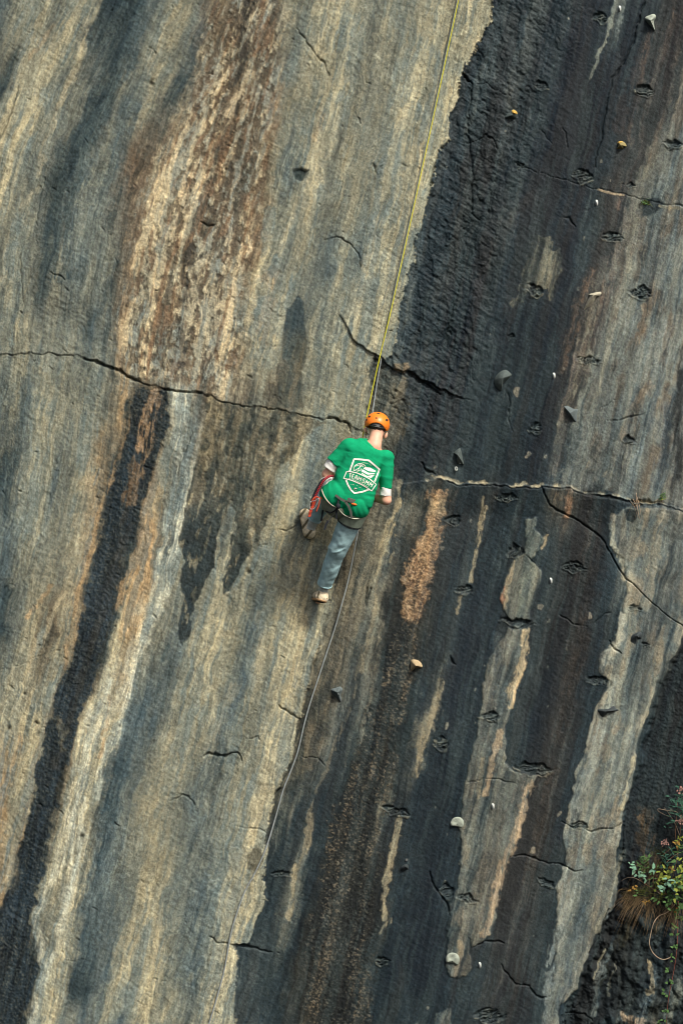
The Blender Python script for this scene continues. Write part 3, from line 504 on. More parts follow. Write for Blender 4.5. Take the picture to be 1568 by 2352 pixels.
dk = np.exp(-(s4 / .045) ** 2) * sstep(-.1, .35, fbm_s(Q / 20, Rr / 60, 2, 193)); lt = np.exp(-((s2 - .22) / .06) ** 2) * sstep(0, .4, fbm_s(Q / 18, Rr / 70, 2, 197))
lumi = C @ np.array([.2126, .7152, .0722], np.float32)
C = lumi[..., None] * np.array([.985, 1.0, .985], np.float32) * .26 + C * .74
wl_ = (1 - RGT)
fac = 1 + wl_ * pt * (.26 * A1 + .22 * A2 + .14 * A3 + .24 * crust - .26 * dk + .26 * lt) + RGT * (.30 * A1 + .16 * A2 + .22 * A3 + .14 * crust + .25 * lt - .15 * dk)
C *= fac[..., None]
sl8 = sstep(.02, .20, fbm_s(Qw / 11, Rr / 200, 4, 165, .6) + .5 * t3) * wl_ * sstep(.10, .25, lumi)
C += ((lin((92, 104, 104)) - C) * (sl8 * .55)[..., None]).astype(np.float32)
hue = .05 * A1 + .05 * A3 + .05 * crust + .04 * lt
C[..., 0] *= 1 + hue; C[..., 2] *= 1 - hue * 1.2
# soft brown and grey runs on the dark side
rb_ = sstep(.12, .45, fbm_s(Qw / 26, Rr / 380, 3, 213)) * RGT; rg_ = sstep(.15, .45, fbm_s(Qw / 17, Rr / 300, 3, 217)) * RGT
C += ((lin((70, 58, 50)) - C) * (rb_ * .28)[..., None]).astype(np.float32); C += ((lin((84, 88, 84)) - C) * (rg_ * .28)[..., None]).astype(np.float32)
C *= np.exp(.13 * t3 + .09 * t4)[..., None]
C *= np.array([.945, 1.0, .955], np.float32)
lumi = C @ np.array([.2126, .7152, .0722], np.float32)
C *= (1 - (RGT * (1 - sstep(.04, .11, lumi)))[..., None] * (1 - np.array([.46, .59, .66], np.float32)))
cool = ((1 - sstep(.035, .10, lumi)) * (1 - RGT))[..., None]; C *= 1 + cool * (np.array([.82, .97, 1.0], np.float32) - 1)
np.clip(C, .004, .75, out=C)
# -------- relief
H += .045 * fbm_s(Q / 240, Rr / 620, 2, 201) + .007 * fbm_s(Q / 34, Rr / 190, 3, 205) * (1 - .3 * RGT)
H += (.002 * t2 + .002 * t4) * (1 - .4 * RGT)
terr = fbm_s(Q / 60, Rr / 140, 2, 211) * 3.2
H += .004 * (np.floor(terr) + sstep(.35, .65, terr - np.floor(terr))) * (1 - RGT)
# hackly fracture face on the dark side
ra, rb = X * .82 + Y * .57, -X * .57 + Y * .82
hk = fbm_s(ra / 26, rb / 6.5, 3, 221); hk2 = fbm(X / 34, Y / 34, 3, 225)
hz = (1 - sstep(1110, 1290, X + .25 * (Y - 400))) * (1 - sstep(850, 1200, Y)) + .12
H += RGT * (hz * (.0045 * hk + .0045 * np.abs(hk2)) + .0006 * hk)
H += (1 - RGT) * .0018 * fbm_s(ra / 20, rb / 7, 2, 229)
tr2 = fbm_s(Q / 44, Rr / 100, 3, 231) * 2.6
H += .010 * (np.floor(tr2) + sstep(.4, .6, tr2 - np.floor(tr2))) * RGT * np.clip(hz, 0, 1)
GRIT = np.maximum(GRIT, RGT * np.clip(hz, 0, 1) * .5).astype(np.float32)
H -= .03 * sstep(0, 5, DR) * np.clip(1 - DR / 160, 0, 1)
g = fbm(X / 3.1, Y / 3.1, 2, 235); H += GRIT * (GRIT > .01) * (.004 * g + .004 * fbm(X / 8, Y / 8, 2, 239))
rk = fbm(X / 44, Y / 60, 4, 241)
H += ROUGH * (.065 * (np.abs(rk) - .25) + .035 * fbm_s(Q / 30, Rr / 90, 3, 245))

def hs(u, v):
    """cliff relief under a layout position"""
    i = min(max(np.searchsorted(GX, u), 1), NX - 1); j = min(max(np.searchsorted(GY, v), 1), NY - 1)
    return float(H[j, i])
def PS(u, v, d=0.0): return P(u, v, hs(u, v) + d)

# -------- cliff mesh
s = (X - 784) * K; t = (1176 - Y) * K
V = np.empty((NY, NX, 3), np.float32)
V[..., 0] = R_.x * s + U_.x * t; V[..., 2] = R_.z * s + U_.z * t; V[..., 1] = -H
me = bpy.data.meshes.new('cliff')
nv = NX * NY; idx = np.arange(nv, dtype=np.int32).reshape(NY, NX)
F = np.stack([idx[:-1, :-1], idx[1:, :-1], idx[1:, 1:], idx[:-1, 1:]], -1).reshape(-1, 4)
me.vertices.add(nv); me.vertices.foreach_set('co', V.ravel())
me.loops.add(F.size); me.loops.foreach_set('vertex_index', F.ravel())
me.polygons.add(len(F)); me.polygons.foreach_set('loop_start', np.arange(0, F.size, 4, dtype=np.int32))
me.update(calc_edges=True)
ca = me.attributes.new('mineral', 'FLOAT_COLOR', 'POINT')
ca.data.foreach_set('color', np.concatenate([C, np.ones(X.shape + (1,), np.float32)], -1).astype(np.float32).ravel())
for nm, arr in (('wet', WET), ('grit', GRIT)):
    at = me.attributes.new(nm, 'FLOAT', 'POINT'); at.data.foreach_set('value', arr.astype(np.float32).ravel())
fl = np.stack([(Q + 3.5 * w2x) * K, Rr * K, RGT], -1).astype(np.float32)
at = me.attributes.new('flow', 'FLOAT_VECTOR', 'POINT'); at.data.foreach_set('vector', fl.ravel())
gv = np.stack([ra * K, rb * K, H * 2], -1).astype(np.float32)
at = me.attributes.new('grain', 'FLOAT_VECTOR', 'POINT'); at.data.foreach_set('vector', gv.ravel())

def nodes_of(name):
    m = bpy.data.materials.new(name); m.use_nodes = True
    return m, m.node_tree.nodes, m.node_tree.links, m.node_tree.nodes['Principled BSDF']
def rock_material():
    m, n, l, b = nodes_of('slate_rock')
    col = n.new('ShaderNodeAttribute'); col.attribute_name = 'mineral'
    wet = n.new('ShaderNodeAttribute'); wet.attribute_name = 'wet'
    gr = n.new('ShaderNodeAttribute'); gr.attribute_name = 'grain'
    grit = n.new('ShaderNodeAttribute'); grit.attribute_name = 'grit'
    flow = n.new('ShaderNodeAttribute'); flow.attribute_name = 'flow'
    def noise(scale, vec_scale, det=3, rough=.6, src=None):
        mp = n.new('ShaderNodeMapping'); mp.inputs['Scale'].default_value = vec_scale
        l.new((src or gr).outputs['Vector'], mp.inputs['Vector'])
        t = n.new('ShaderNodeTexNoise'); t.inputs['Scale'].default_value = scale; t.inputs['Detail'].default_value = det; t.inputs['Roughness'].default_value = rough
        l.new(mp.outputs[0], t.inputs['Vector']); return t
    n1 = noise(38, (1, 1.35, 1)); n2 = noise(85, (1, 1.6, 1), 2); n3 = noise(14, (1, 1, 1), 4, .65)
    def mr(src, a, b_, c, d_):
        r = n.new('ShaderNodeMapRange'); r.inputs[1].default_value = a; r.inputs[2].default_value = b_; r.inputs[3].default_value = c; r.inputs[4].default_value = d_
        l.new(src, r.inputs[0]); return r.outputs[0]
    def mul(a, b_, op='MULTIPLY'):
        k = n.new('ShaderNodeMath'); k.operation = op
        for i, q in enumerate((a, b_)):
            if isinstance(q, (int, float)): k.inputs[i].default_value = q
            else: l.new(q, k.inputs[i])
        return k.outputs[0]
    f = mul(mul(mr(n1.outputs[0], .3, .7, .78, 1.22), mr(n2.outputs[0], .3, .7, .5, 1.5)), mr(n3.outputs[0], .3, .7, .8, 1.2))
    # fine run-off streaks, crisp edged, following the flow of the water
    q1 = noise(1, (46, 2.0, 0), 4, .62, flow); q2 = noise(1, (110, 5.0, 0), 3, .6, flow); q3 = noise(1, (24, 5.5, 0), 5, .68, flow); q4 = noise(1, (75, 3.2, 0), 2, .5, flow)
    f0 = f; f = 1.0
    f = mul(f, mul(mr(q1.outputs[0], .43, .57, .88, 1.12), mr(q2.outputs[0], .42, .58, .90, 1.10)))
    f = mul(f, mul(mr(q3.outputs[0], .47, .53, .88, 1.12), mr(q4.outputs[0], .28, .35, .80, 1.0)))
    q5 = noise(1, (3.5, 1.1, 0), 3, .5, flow)
    f = mul(f0, mul(mul(mul(f, 1.0, 'SUBTRACT'), mr(q5.outputs[0], .38, .62, .12, .95)), 1.0, 'ADD'))
    vm = n.new('ShaderNodeVectorMath'); vm.operation = 'SCALE'
    l.new(col.outputs['Color'], vm.inputs[0]); l.new(f, vm.inputs['Scale'])
    l.new(vm.outputs[0], b.inputs['Base Color'])
    l.new(mr(wet.outputs['Fac'], 0, 1, .9, .48), b.inputs['Roughness'])
    b.inputs['Specular IOR Level'].default_value = .20
    hgt = mul(mul(n1.outputs[0], 1.0), mul(n2.outputs[0], .6), 'ADD')
    hg2 = mul(hgt, mul(mul(grit.outputs['Fac'], 1.2), 1.0, 'ADD'))
    bp = n.new('ShaderNodeBump'); bp.inputs['Strength'].default_value = .19; bp.inputs['Distance'].default_value = .016
    l.new(hg2, bp.inputs['Height']); l.new(bp.outputs[0], b.inputs['Normal'])
    return m
cliff = link_mesh('rock_face', me, rock_material())
tag(cliff, 'streaked slate rock face, pale on the left and dark on the right', 'rock face', kind='structure')

# ------------------------------------------------------------------ materials
def simple_mat(name, col, rough=.7, spec=.4, var=.12, scale=30, bump=0.0, bscale=60, metal=0.0):
    m, n, l, b = nodes_of(name)
    c = lin(col)
    tc = n.new('ShaderNodeTexCoord')
    t = n.new('ShaderNodeTexNoise'); t.inputs['Scale'].default_value = scale; t.inputs['Detail'].default_value = 4
    l.new(tc.outputs['Object'], t.inputs['Vector'])
    mx = n.new('ShaderNodeMix'); mx.data_type = 'RGBA'
    mx.inputs[6].default_value = (*[float(q * (1 - var)) for q in c], 1); mx.inputs[7].default_value = (*[float(min(q * (1 + var), 1)) for q in c], 1)
    r = n.new('ShaderNodeMapRange'); r.inputs[1].default_value = .35; r.inputs[2].default_value = .65
    l.new(t.outputs[0], r.inputs[0]); l.new(r.outputs[0], mx.inputs[0]); l.new(mx.outputs[2], b.inputs['Base Color'])
    b.inputs['Roughness'].default_value = rough; b.inputs['Specular IOR Level'].default_value = spec; b.inputs['Metallic'].default_value = metal
    if bump:
        t2 = n.new('ShaderNodeTexNoise'); t2.inputs['Scale'].default_value = bscale; t2.inputs['Detail'].default_value = 3
        l.new(tc.outputs['Object'], t2.inputs['Vector'])
        bp = n.new('ShaderNodeBump'); bp.inputs['Strength'].default_value = bump; bp.inputs['Distance'].default_value = .01
        l.new(t2.outputs[0], bp.inputs['Height']); l.new(bp.outputs[0], b.inputs['Normal'])
    return m
M = {}
M['skin'] = simple_mat('skin', (228, 172, 142), .55, .4, .08, 20)
M['shirt'] = simple_mat('green_cotton', (16, 148, 98), .95, .12, .10, 14, .2, 220)
M['white'] = simple_mat('white_cotton', (226, 222, 212), .85, .2, .06, 30, .2, 120)
M['print'] = simple_mat('white_print', (224, 224, 208), .7, .2, .12, 90)
M['denim'] = simple_mat('pale_denim', (164, 194, 194), .9, .15, .16, 18, .25, 160)
M['loop'] = simple_mat('grey_green_webbing', (132, 142, 124), .85, .2, .1, 40)
M['piping'] = simple_mat('pale_piping', (196, 192, 170), .8, .2, .05, 40)
M['belt'] = simple_mat('brown_grey_webbing', (84, 84, 76), .85, .2, .1, 40)
M['black'] = simple_mat('black_webbing', (30, 33, 38), .75, .3, .1, 40)
M['orange_plastic'] = simple_mat('orange_helmet_shell', (252, 130, 34), .38, .5, .05, 15)
M['orange_web'] = simple_mat('orange_webbing', (206, 104, 44), .8, .2, .1, 40)
M['dark_plastic'] = simple_mat('dark_plastic', (40, 36, 38), .5, .4, .1, 40)
M['grey_plastic'] = simple_mat('grey_plastic', (112, 112, 108), .5, .4, .1, 60)
M['hair'] = simple_mat('brown_hair', (66, 50, 40), .7, .3, .3, 160, .5, 300)
M['sock'] = simple_mat('grey_sock', (188, 190, 178), .9, .1, .08, 60, .2, 200)
M['shoe'] = simple_mat('beige_shoe_mesh', (226, 208, 174), .85, .2, .2, 45, .3, 150)
M['shoe_panel'] = simple_mat('olive_shoe_panel', (112, 102, 76), .7, .3, .15, 50)
M['sole'] = simple_mat('tan_rubber', (196, 156, 112), .8, .3, .15, 40)
M['sole_dark'] = simple_mat('dark_rubber', (48, 44, 40), .8, .3, .15, 40)
M['yellow_rope'] = simple_mat('yellow_rope', (190, 184, 48), .8, .2, .18, 70)
M['grey_rope'] = simple_mat('grey_rope', (138, 143, 140), .85, .2, .2, 60)
M['red'] = simple_mat('red_rope', (166, 42, 46), .7, .3, .1, 60)
M['orange_red'] = simple_mat('orange_red_cord', (196, 76, 46), .7, .3, .12, 60)
M['metal'] = simple_mat('worn_metal', (176, 176, 168), .4, .5, .1, 60, metal=.6)
M['hanger'] = simple_mat('pale_zinc', (202, 204, 194), .5, .5, .1, 60)

# ------------------------------------------------------------------ solid modelling
OX, OY = 800, 1150
O_W = P(OX, OY, 0)
def L(u, v, z): return np.array([(u - OX) * K * .98, (OY - v) * K * .98, z])
def to_world(p, org=None):
    org = O_W if org is None else org
    p = np.asarray(p)
    o = np.empty_like(p)
    o[:, 0] = org.x + R_.x * p[:, 0] + U_.x * p[:, 1]
    o[:, 1] = org.y - p[:, 2]
    o[:, 2] = org.z + R_.z * p[:, 0] + U_.z * p[:, 1]
    return o
def cone(p, a, b, ra, rb):
    ab = b - a; t = np.clip((p - a) @ ab / (ab @ ab), 0, 1)
    return np.linalg.norm(p - a - t[:, None] * ab, axis=1) - (ra + (rb - ra) * t)
def econe(p, a, b, r0, r1, e=2.0):
    """tapered limb of elliptical section; radii (sideways, front to back)"""
    ab = b - a; ax = ab / np.linalg.norm(ab)
    dz = np.array([0, 0, 1.0]); dz = dz - ax * (ax @ dz); dz /= np.linalg.norm(dz)
    lx = np.cross(ax, dz)
    t = np.clip((p - a) @ ab / (ab @ ab), 0, 1)
    w = p - a - t[:, None] * ab
    rx = r0[0] + (r1[0] - r0[0]) * t; rz = r0[1] + (r1[1] - r0[1]) * t
    k = (np.abs(w @ lx / rx) ** e + np.abs(w @ dz / rz) ** e + np.abs(w @ ax / np.minimum(rx, rz)) ** e) ** (1 / e)
    return (k - 1) * np.minimum(rx, rz)
def ell(p, c, r, rot=0.0):
    q = p - c
    if rot:
        cs, sn = math.cos(rot), math.sin(rot)
        q = np.stack([q[:, 0] * cs + q[:, 1] * sn, -q[:, 0] * sn + q[:, 1] * cs, q[:, 2]], 1)
    r = np.array(r); k0 = np.linalg.norm(q / r, axis=1); k1 = np.linalg.norm(q / r ** 2, axis=1) + 1e-9
    return k0 * (k0 - 1) / k1
def smin(a, b, k):
    h = np.clip(.5 + .5 * (b - a) / k, 0, 1); return b + (a - b) * h - k * h * (1 - h)
def smax(a, b, k): return -smin(-a, -b, k)
def half(p, c, n):
    n = np.array(n, float); n /= np.linalg.norm(n); return (p - c) @ n
def slab(p, a, b, t0, t1):
    ab = b - a; Ln = np.linalg.norm(ab); t = (p - a) @ ab / Ln
    return np.maximum(t0 * Ln - t, t - t1 * Ln)

def nets(fn, lo, hi, h):
    lo = np.array(lo, float); hi = np.array(hi, float)
    n = np.ceil((hi - lo) / h).astype(int) + 1
    ax = [lo[i] + h * np.arange(n[i]) for i in range(3)]
    G = np.stack(np.meshgrid(*ax, indexing='ij'), -1)
    Fv = fn(G.reshape(-1, 3)).reshape(n)
    S = Fv < 0
    cn = n - 1
    acc = np.zeros((*cn, 3)); cnt = np.zeros(cn)
    corners = [(i, j, k) for i in (0, 1) for j in (0, 1) for k in (0, 1)]
    def cs(A, c): return A[c[0]:c[0] + cn[0], c[1]:c[1] + cn[1], c[2]:c[2] + cn[2]]
    for c in corners:
        for d in range(3):
            if c[d]: continue
            e = list(c); e[d] = 1
            f0, f1 = cs(Fv, c), cs(Fv, e)
            m = (f0 < 0) != (f1 < 0)
            t = np.where(m, f0 / np.where(m, f0 - f1, 1), 0)
            for q in range(3):
                acc[..., q] += np.where(m, c[q] + (t if q == d else 0), 0)
            cnt += m
    act = cnt > 0
    idm = np.full(cn, -1); idm[act] = np.arange(act.sum())
    ijk = np.argwhere(act)
    verts = lo + h * (ijk + acc[act] / cnt[act][:, None])
    faces = []
    for d in range(3):
        s0 = [slice(None)] * 3; s1 = [slice(None)] * 3; s0[d] = slice(0, -1); s1[d] = slice(1, None)
        a, b = S[tuple(s0)], S[tuple(s1)]
        e = np.argwhere(a != b)
        o1, o2 = (d + 1) % 3, (d + 2) % 3
        ok = (e[:, o1] > 0) & (e[:, o2] > 0) & (e[:, o1] < n[o1] - 1) & (e[:, o2] < n[o2] - 1)
        e = e[ok]
        def cell(da, db):
            q = e.copy(); q[:, o1] -= da; q[:, o2] -= db; return idm[q[:, 0], q[:, 1], q[:, 2]]
        qd = np.stack([cell(1, 1), cell(0, 1), cell(0, 0), cell(1, 0)], 1)
        fl = ~a[tuple(e.T)]
        qd[fl] = qd[fl][:, ::-1]
        faces.append(qd)
    return verts, np.concatenate(faces)
def np_mesh(v, f):
    me = bpy.data.meshes.new('mesh')
    me.vertices.add(len(v)); me.vertices.foreach_set('co', np.ascontiguousarray(v, np.float32).ravel())
    f = np.ascontiguousarray(f, np.int32)
    me.loops.add(f.size); me.loops.foreach_set('vertex_index', f.ravel())
    me.polygons.add(len(f)); me.polygons.foreach_set('loop_start', np.arange(0, f.size, f.shape[1], dtype=np.int32))
    me.update(calc_edges=True); me.validate()
    return me
def solid(name, fn, lo, hi, h, mat, parent, label=None, keep=False):
    v, f = nets(fn, lo, hi, h)
    o = link_mesh(name, np_mesh(to_world(v), f), mat, parent)
    if label: o['label'] = label
    return (o, v, f) if keep else o
def tube_data(pts, r, seg=8, close=False, sub=1):
    pts = [Vector(p) for p in pts]
    if sub > 1:                                    # Catmull-Rom smoothing
        q = []
        for i in range(len(pts) - 1):
            p0, p1, p2, p3 = pts[max(i - 1, 0)], pts[i], pts[i + 1], pts[min(i + 2, len(pts) - 1)]
            for k in range(sub):
                t = k / sub
                q.append(.5 * ((2 * p1) + (p2 - p0) * t + (2 * p0 - 5 * p1 + 4 * p2 - p3) * t * t + (3 * p1 - p0 - 3 * p2 + p3) * t ** 3))
        pts = q + [pts[-1]]
    vs, fs = [], []; up = None
    for i, p in enumerate(pts):
        tg = (pts[min(i + 1, len(pts) - 1)] - pts[max(i - 1, 0)]).normalized()
        if up is None:
            up = tg.orthogonal().normalized()
        up = (up - tg * up.dot(tg)).normalized(); sd_ = tg.cross(up)
        rr = r(i / (len(pts) - 1)) if callable(r) else r
        for k in range(seg):
            a = 2 * math.pi * k / seg
            vs.append(p + (up * math.cos(a) + sd_ * math.sin(a)) * rr)
    n = len(pts)
    for i in range(n - 1):
        for k in range(seg):
            k2 = (k + 1) % seg
            fs.append((i * seg + k, i * seg + k2, (i + 1) * seg + k2, (i + 1) * seg + k))
    fs.append(tuple(range(seg))[::-1]); fs.append(tuple((n - 1) * seg + k for k in range(seg)))
    return vs, fs
def tube(name, pts, r, mat, parent=None, seg=8, sub=1):
    v, f = tube_data(pts, r, seg, sub=sub)
    return link_mesh(name, mesh_from(v, f), mat, parent)
def W(u, v, z): return Vector(to_world(L(u, v, z)[None])[0])
def strap(name, pts, width, thick, mat, parent):
    """flat webbing through (u, v, z) points"""
    p = [W(*q) for q in pts]; vs, fs = [], []
    for i, q in enumerate(p):
        tg = (p[min(i + 1, len(p) - 1)] - p[max(i - 1, 0)]).normalized()
        nrm = Vector((0, -1, 0)); sd_ = tg.cross(nrm).normalized(); nrm = sd_.cross(tg)
        for a, b in ((-1, -1), (1, -1), (1, 1), (-1, 1)):
            vs.append(q + sd_ * a * width / 2 + nrm * b * thick / 2)
    for i in range(len(p) - 1):
        for k in range(4):
            k2 = (k + 1) % 4; fs.append((i * 4 + k, i * 4 + k2, i * 4 + 4 + k2, i * 4 + 4 + k))
    fs.append((3, 2, 1, 0)); e = (len(p) - 1) * 4; fs.append((e, e + 1, e + 2, e + 3))
    return link_mesh(name, mesh_from(vs, fs), mat, parent, smooth=False)

# ------------------------------------------------------------------ the climber
person = empty('person', P(725, 1392, .08), 'climber in a green t-shirt and orange helmet hanging on the rope, back to the camera', 'person')
HEAD = L(866, 980, .555)
RKNEE, RANK = L(776, 1262, .43), L(744, 1346, .22)
RHIP, LHIP = L(814, 1172, .585), L(778, 1160, .585)
LKNEE, LANK = L(746, 1144, .30), L(720, 1194, .165)
def skull(p, o=0.0):
    d = ell(p, HEAD, (.076 + o, .098 + o, .095 + o), -.2)
    d = smin(d, ell(p, L(866, 1000, 0.510), (.056 + o, .062 + o, .07 + o), -.2), .03)
    return d
def hand(p, wrist, palm_c, fdir, side, curl):
    fdir = fdir / np.linalg.norm(fdir); side = side / np.linalg.norm(side)
    d = cone(p, wrist, palm_c, .026, .03)
    d = smin(d, cone(p, palm_c - side * .024, palm_c + side * .024, .021, .02), .012)
    for k, (off, ln) in enumerate(((-.033, .06), (-.011, .075), (.012, .07), (.034, .052))):
        a = palm_c + side * off + fdir * .022; b = a + (fdir * .55 + curl * .8) * ln * .6; c = b + (curl * .75 - fdir * .65) * ln * .5
        d = smin(d, np.minimum(cone(p, a, b, .0105, .0095), cone(p, b, c, .0095, .008)), .004)
    a = palm_c - side * .035 - fdir * .01; b = a - side * .02 + fdir * .03 + curl * .015; c = b + fdir * .025 + curl * .02
    return smin(d, np.minimum(cone(p, a, b, .0125, .011), cone(p, b, c, .011, .009)), .006)
LEL, REL = L(750, 1090, .575), L(886, 1149, .60)
LWR, RWR = L(776, 1106, .37), L(846, 1142, .42)
def body_fn(p):
    d = skull(p)
    d = smin(d, cone(p, L(866, 988, 0.455), L(867, 994, 0.440), .012, .014), .012)         # nose
    d = smin(d, ell(p, L(867, 1006, 0.460), (.022, .010, .012)), .01)                    # lips
    d = np.maximum(d, -ell(p, L(857, 983, 0.463), (.013, .008, .012))); d = np.maximum(d, -ell(p, L(876, 987, 0.463), (.013, .008, .012)))
    d = np.minimum(d, ell(p, L(857, 983, 0.471), (.011, .008, .011))); d = np.minimum(d, ell(p, L(876, 987, 0.471), (.011, .008, .011)))
    for e, rot in ((L(838.5, 990, .555), .15), (L(885.5, 1001, .55), -.35)):
        d = smin(d, ell(p, e, (.015, .033, .022), rot), .008)
    d = smin(d, cone(p, L(858, 1026, .645), L(866, 988, .575), .064, .056), .022)
    d = smin(d, cone(p, L(820, 1036, .62), L(878, 1052, .62), .058, .056), .03)
    d = smin(d, econe(p, L(840, 1038, .62), L(808, 1130, .615), (.150, .09), (.135, .088)), .03)
    d = smin(d, ell(p, L(802, 1156, .59), (.135, .10, .105)), .03)
    d = smin(d, cone(p, L(800, 1032, .615), LEL, .054, .043), .02); d = smin(d, cone(p, LEL, LWR, .043, .028), .01)
    d = smin(d, cone(p, L(882, 1056, .62), REL, .052, .046), .02); d = smin(d, cone(p, REL, RWR, .045, .028), .01)
    d = smin(d, hand(p, LWR, L(787, 1110, .31), np.array([.4, -.1, -.9]), np.array([.2, 1, 0]), np.array([.8, 0, .2])), .01)
    d = smin(d, hand(p, RWR, L(830, 1134, .385), np.array([-.8, .1, -.5]), np.array([.1, 1, 0]), np.array([-.2, 0, .8])), .01)
    for a, b, c, ra in ((RHIP, RKNEE, RANK, 1), (LHIP, LKNEE, LANK, 1)):
        d = smin(d, cone(p, a, b, .085, .06), .03); d = smin(d, cone(p, b, c, .058, .038), .015)
    d = smin(d, cone(p, RANK, L(738, 1370, .17), .036, .036), .01); d = smin(d, cone(p, L(738, 1370, .17), L(729, 1384, .07), .032, .028), .01)
    d = smin(d, cone(p, LANK, L(711, 1218, .115), .036, .036), .01); d = smin(d, cone(p, L(709, 1222, .09), L(695, 1182, .08), .032, .027), .01)
    return d
solid('body', body_fn, L(670, 1410, .0), L(925, 940, .82), .0065, M['skin'], person)

# t-shirt
LSE, RSE = L(766, 1066, .60), L(885.5, 1124, .61)
LSA, RSA = L(803, 1030, .615), L(884, 1054, .62)
def fold(p, ca, cb, sa, sb, seed):
    return fbm_s((p @ np.array(ca)) / sa, (p @ np.array(cb)) / sb, 2, seed)
def trunk_fn(p):
    d = econe(p, L(832, 1046, .63), L(819, 1098, .635), (.172, .112), (.188, .116), 2.7)
    d = smin(d, econe(p, L(819, 1098, .635), L(807, 1141, .625), (.188, .118), (.200, .132), 2.6), .03)
    d = smin(d, ell(p, L(766, 1127, .63), (.085, .05, .10), .6), .04)
    d = smin(d, cone(p, L(806, 1031, .62), L(874, 1055, .62), .078, .072), .03)
    d = smin(d, cone(p, L(830, 1030, .625), L(853, 1027, .625), .088, .064), .03)
    return d
def sleeves_fn(p):
    a = cone(p, LSA, LSE, .092, .080); a = smax(a, half(p, LSE, LSE - LSA), .006)
    b = cone(p, RSA, RSE, .080, .054); b = smax(b, half(p, RSE, RSE - RSA), .006)
    return a, b
def shirt_fn(p):
    d = trunk_fn(p)
    l1 = ell(p, L(774, 1139, .60), (.160, .155, .162), .5); l1 = smax(l1, half(p, L(755, 1158, .6), (-.70, -.72, 0)), .008)
    l2 = ell(p, L(816, 1157, .60), (.138, .165, .164), -.1); l2 = smax(l2, half(p, L(815, 1189, .6), (-.24, -.97, 0)), .008)
    belt = np.exp(-(half(p, L(806, 1150, .6), (-.34, .94, 0)) / .022) ** 2)
    tail = smin(l1, l2, .012) + .010 * belt
    a, b = sleeves_fn(p)
    d = smin(d, a, .012); d = smin(d, b, .010)
    d += .006 * fold(p, (.75, .66, .2), (-.6, .75, .3), .075, .30, 301) * np.clip((.22 - p[:, 1]) / .2, .35, 1.3)
    d -= .016 * np.clip(1 - np.abs(fold(p, (.55, .83, .1), (-.8, .5, .2), .075, .26, 321)) / .14, 0, 1) * np.clip((.10 - p[:, 1]) / .2, .12, 1)
    d += .0035 * fold(p, (.2, 1, .1), (1, -.2, .4), .05, .16, 305)
    d += .010 * np.exp(-((p @ np.array([.55, .83, 0]) + .02) / .022) ** 2) * np.clip((-.05 - p[:, 0]) / .12, 0, 1) * np.clip(p[:, 2] - .6, 0, .1) * 10
    tail += .006 * fold(p, (1, .2, .2), (-.1, 1, .1), .05, .3, 309)
    d = smin(d, tail, .004)
    neck = cone(p, L(858, 1013, .645), L(868, 980, .575), .069, .074)
    d = smax(d, -neck, .006)
    return d
shirt, sv, sf = solid('t_shirt', shirt_fn, L(725, 1200, .38), L(915, 985, .84), .0058, M['shirt'], person, keep=True)
def collar(p):
    d = shirt_fn(p) - .003
    n = cone(p, L(858, 1013, .645), L(868, 980, .575), .069, .074)
    return np.maximum(np.maximum(d, n - .020), -n - .002)
solid('collar', collar, L(825, 1050, .48), L(905, 985, .76), .0045, M['shirt'], shirt)
# rolled white undersleeves and the undershirt showing at the side
def cuff(p, a, b, ra, rb):
    d = cone(p, a, b, ra, rb) + .003 * vn((p @ np.array([.6, .7, .4])) / .03, p[:, 2] / .05, 33)
    return np.maximum(d, np.maximum(-half(p, a, b - a), half(p, b, b - a)))
solid('undersleeve', lambda p: cuff(p, L(769, 1062, .60), L(757, 1079, .59), .070, .067), L(720, 1110, .45), L(800, 1040, .74), .005, M['white'], person)
solid('undersleeve', lambda p: cuff(p, L(885.4, 1118, .612), L(884, 1139, .605), .049, .052), L(860, 1150, .48), L(910, 1105, .74), .005, M['white'], person)
solid('undershirt', lambda p: np.maximum(ell(p, L(752, 1112, .57), (.085, .072, .09), .7) + .006 * fold(p, (1, .3, 0), (0, .3, 1), .04, .1, 35), -half(p, L(746, 1098, .5), (0, -1, .1)) ), L(715, 1150, .44), L(790, 1085, .72), .006, M['white'], person)

# jeans
def rleg(p, o=0.0):
    d = cone(p, RHIP, RKNEE, .114 + o, .088 + o)
    s = cone(p, RKNEE, RANK, .088 + o, .068 + o)
    d = smin(d, s, .03)
    return d
def lleg(p, o=0.0):
    d = cone(p, LHIP, LKNEE, .112 + o, .090 + o)
    return smin(d, cone(p, LKNEE, LANK, .088 + o, .064 + o), .03)
def jeans_fn(p):
    rl, ll = rleg(p), lleg(p)
    ax = (RANK - RHIP) / np.linalg.norm(RANK - RHIP)
    t = (p - RHIP) @ ax
    sidep = p @ np.array([.93, -.35, .1])
    rl = rl + .0105 * np.abs(vn(t / .052 + 1.6 * sidep / .1, sidep / .12, 41)) * np.exp(-((t - .47) / .17) ** 2) + .004 * fbm_s(t / .07, sidep / .06, 2, 43)
    rl = smax(rl, half(p, RANK, RANK - RKNEE), .006)
    ll = ll + .004 * fold(p, (.4, .8, .2), (1, 0, .4), .05, .1, 45)
    ll = smax(ll, half(p, LANK, LANK - LKNEE), .006)
    d = smin(rl, ll, .02)
    return smin(d, ell(p, L(798, 1160, .585), (.15, .115, .12)), .03)
solid('jeans', jeans_fn, L(695, 1385, .05), L(850, 1105, .76), .0058, M['denim'], person)
def hem(p, fn, a, b, t0, t1, o): return np.maximum(fn(p, o), slab(p, a, b, t0, t1))
solid('trouser_hem', lambda p: hem(p, rleg, RKNEE, RANK, .955, 1.0, .003), L(715, 1370, .08), L(775, 1325, .34), .0045, M['denim'], person)
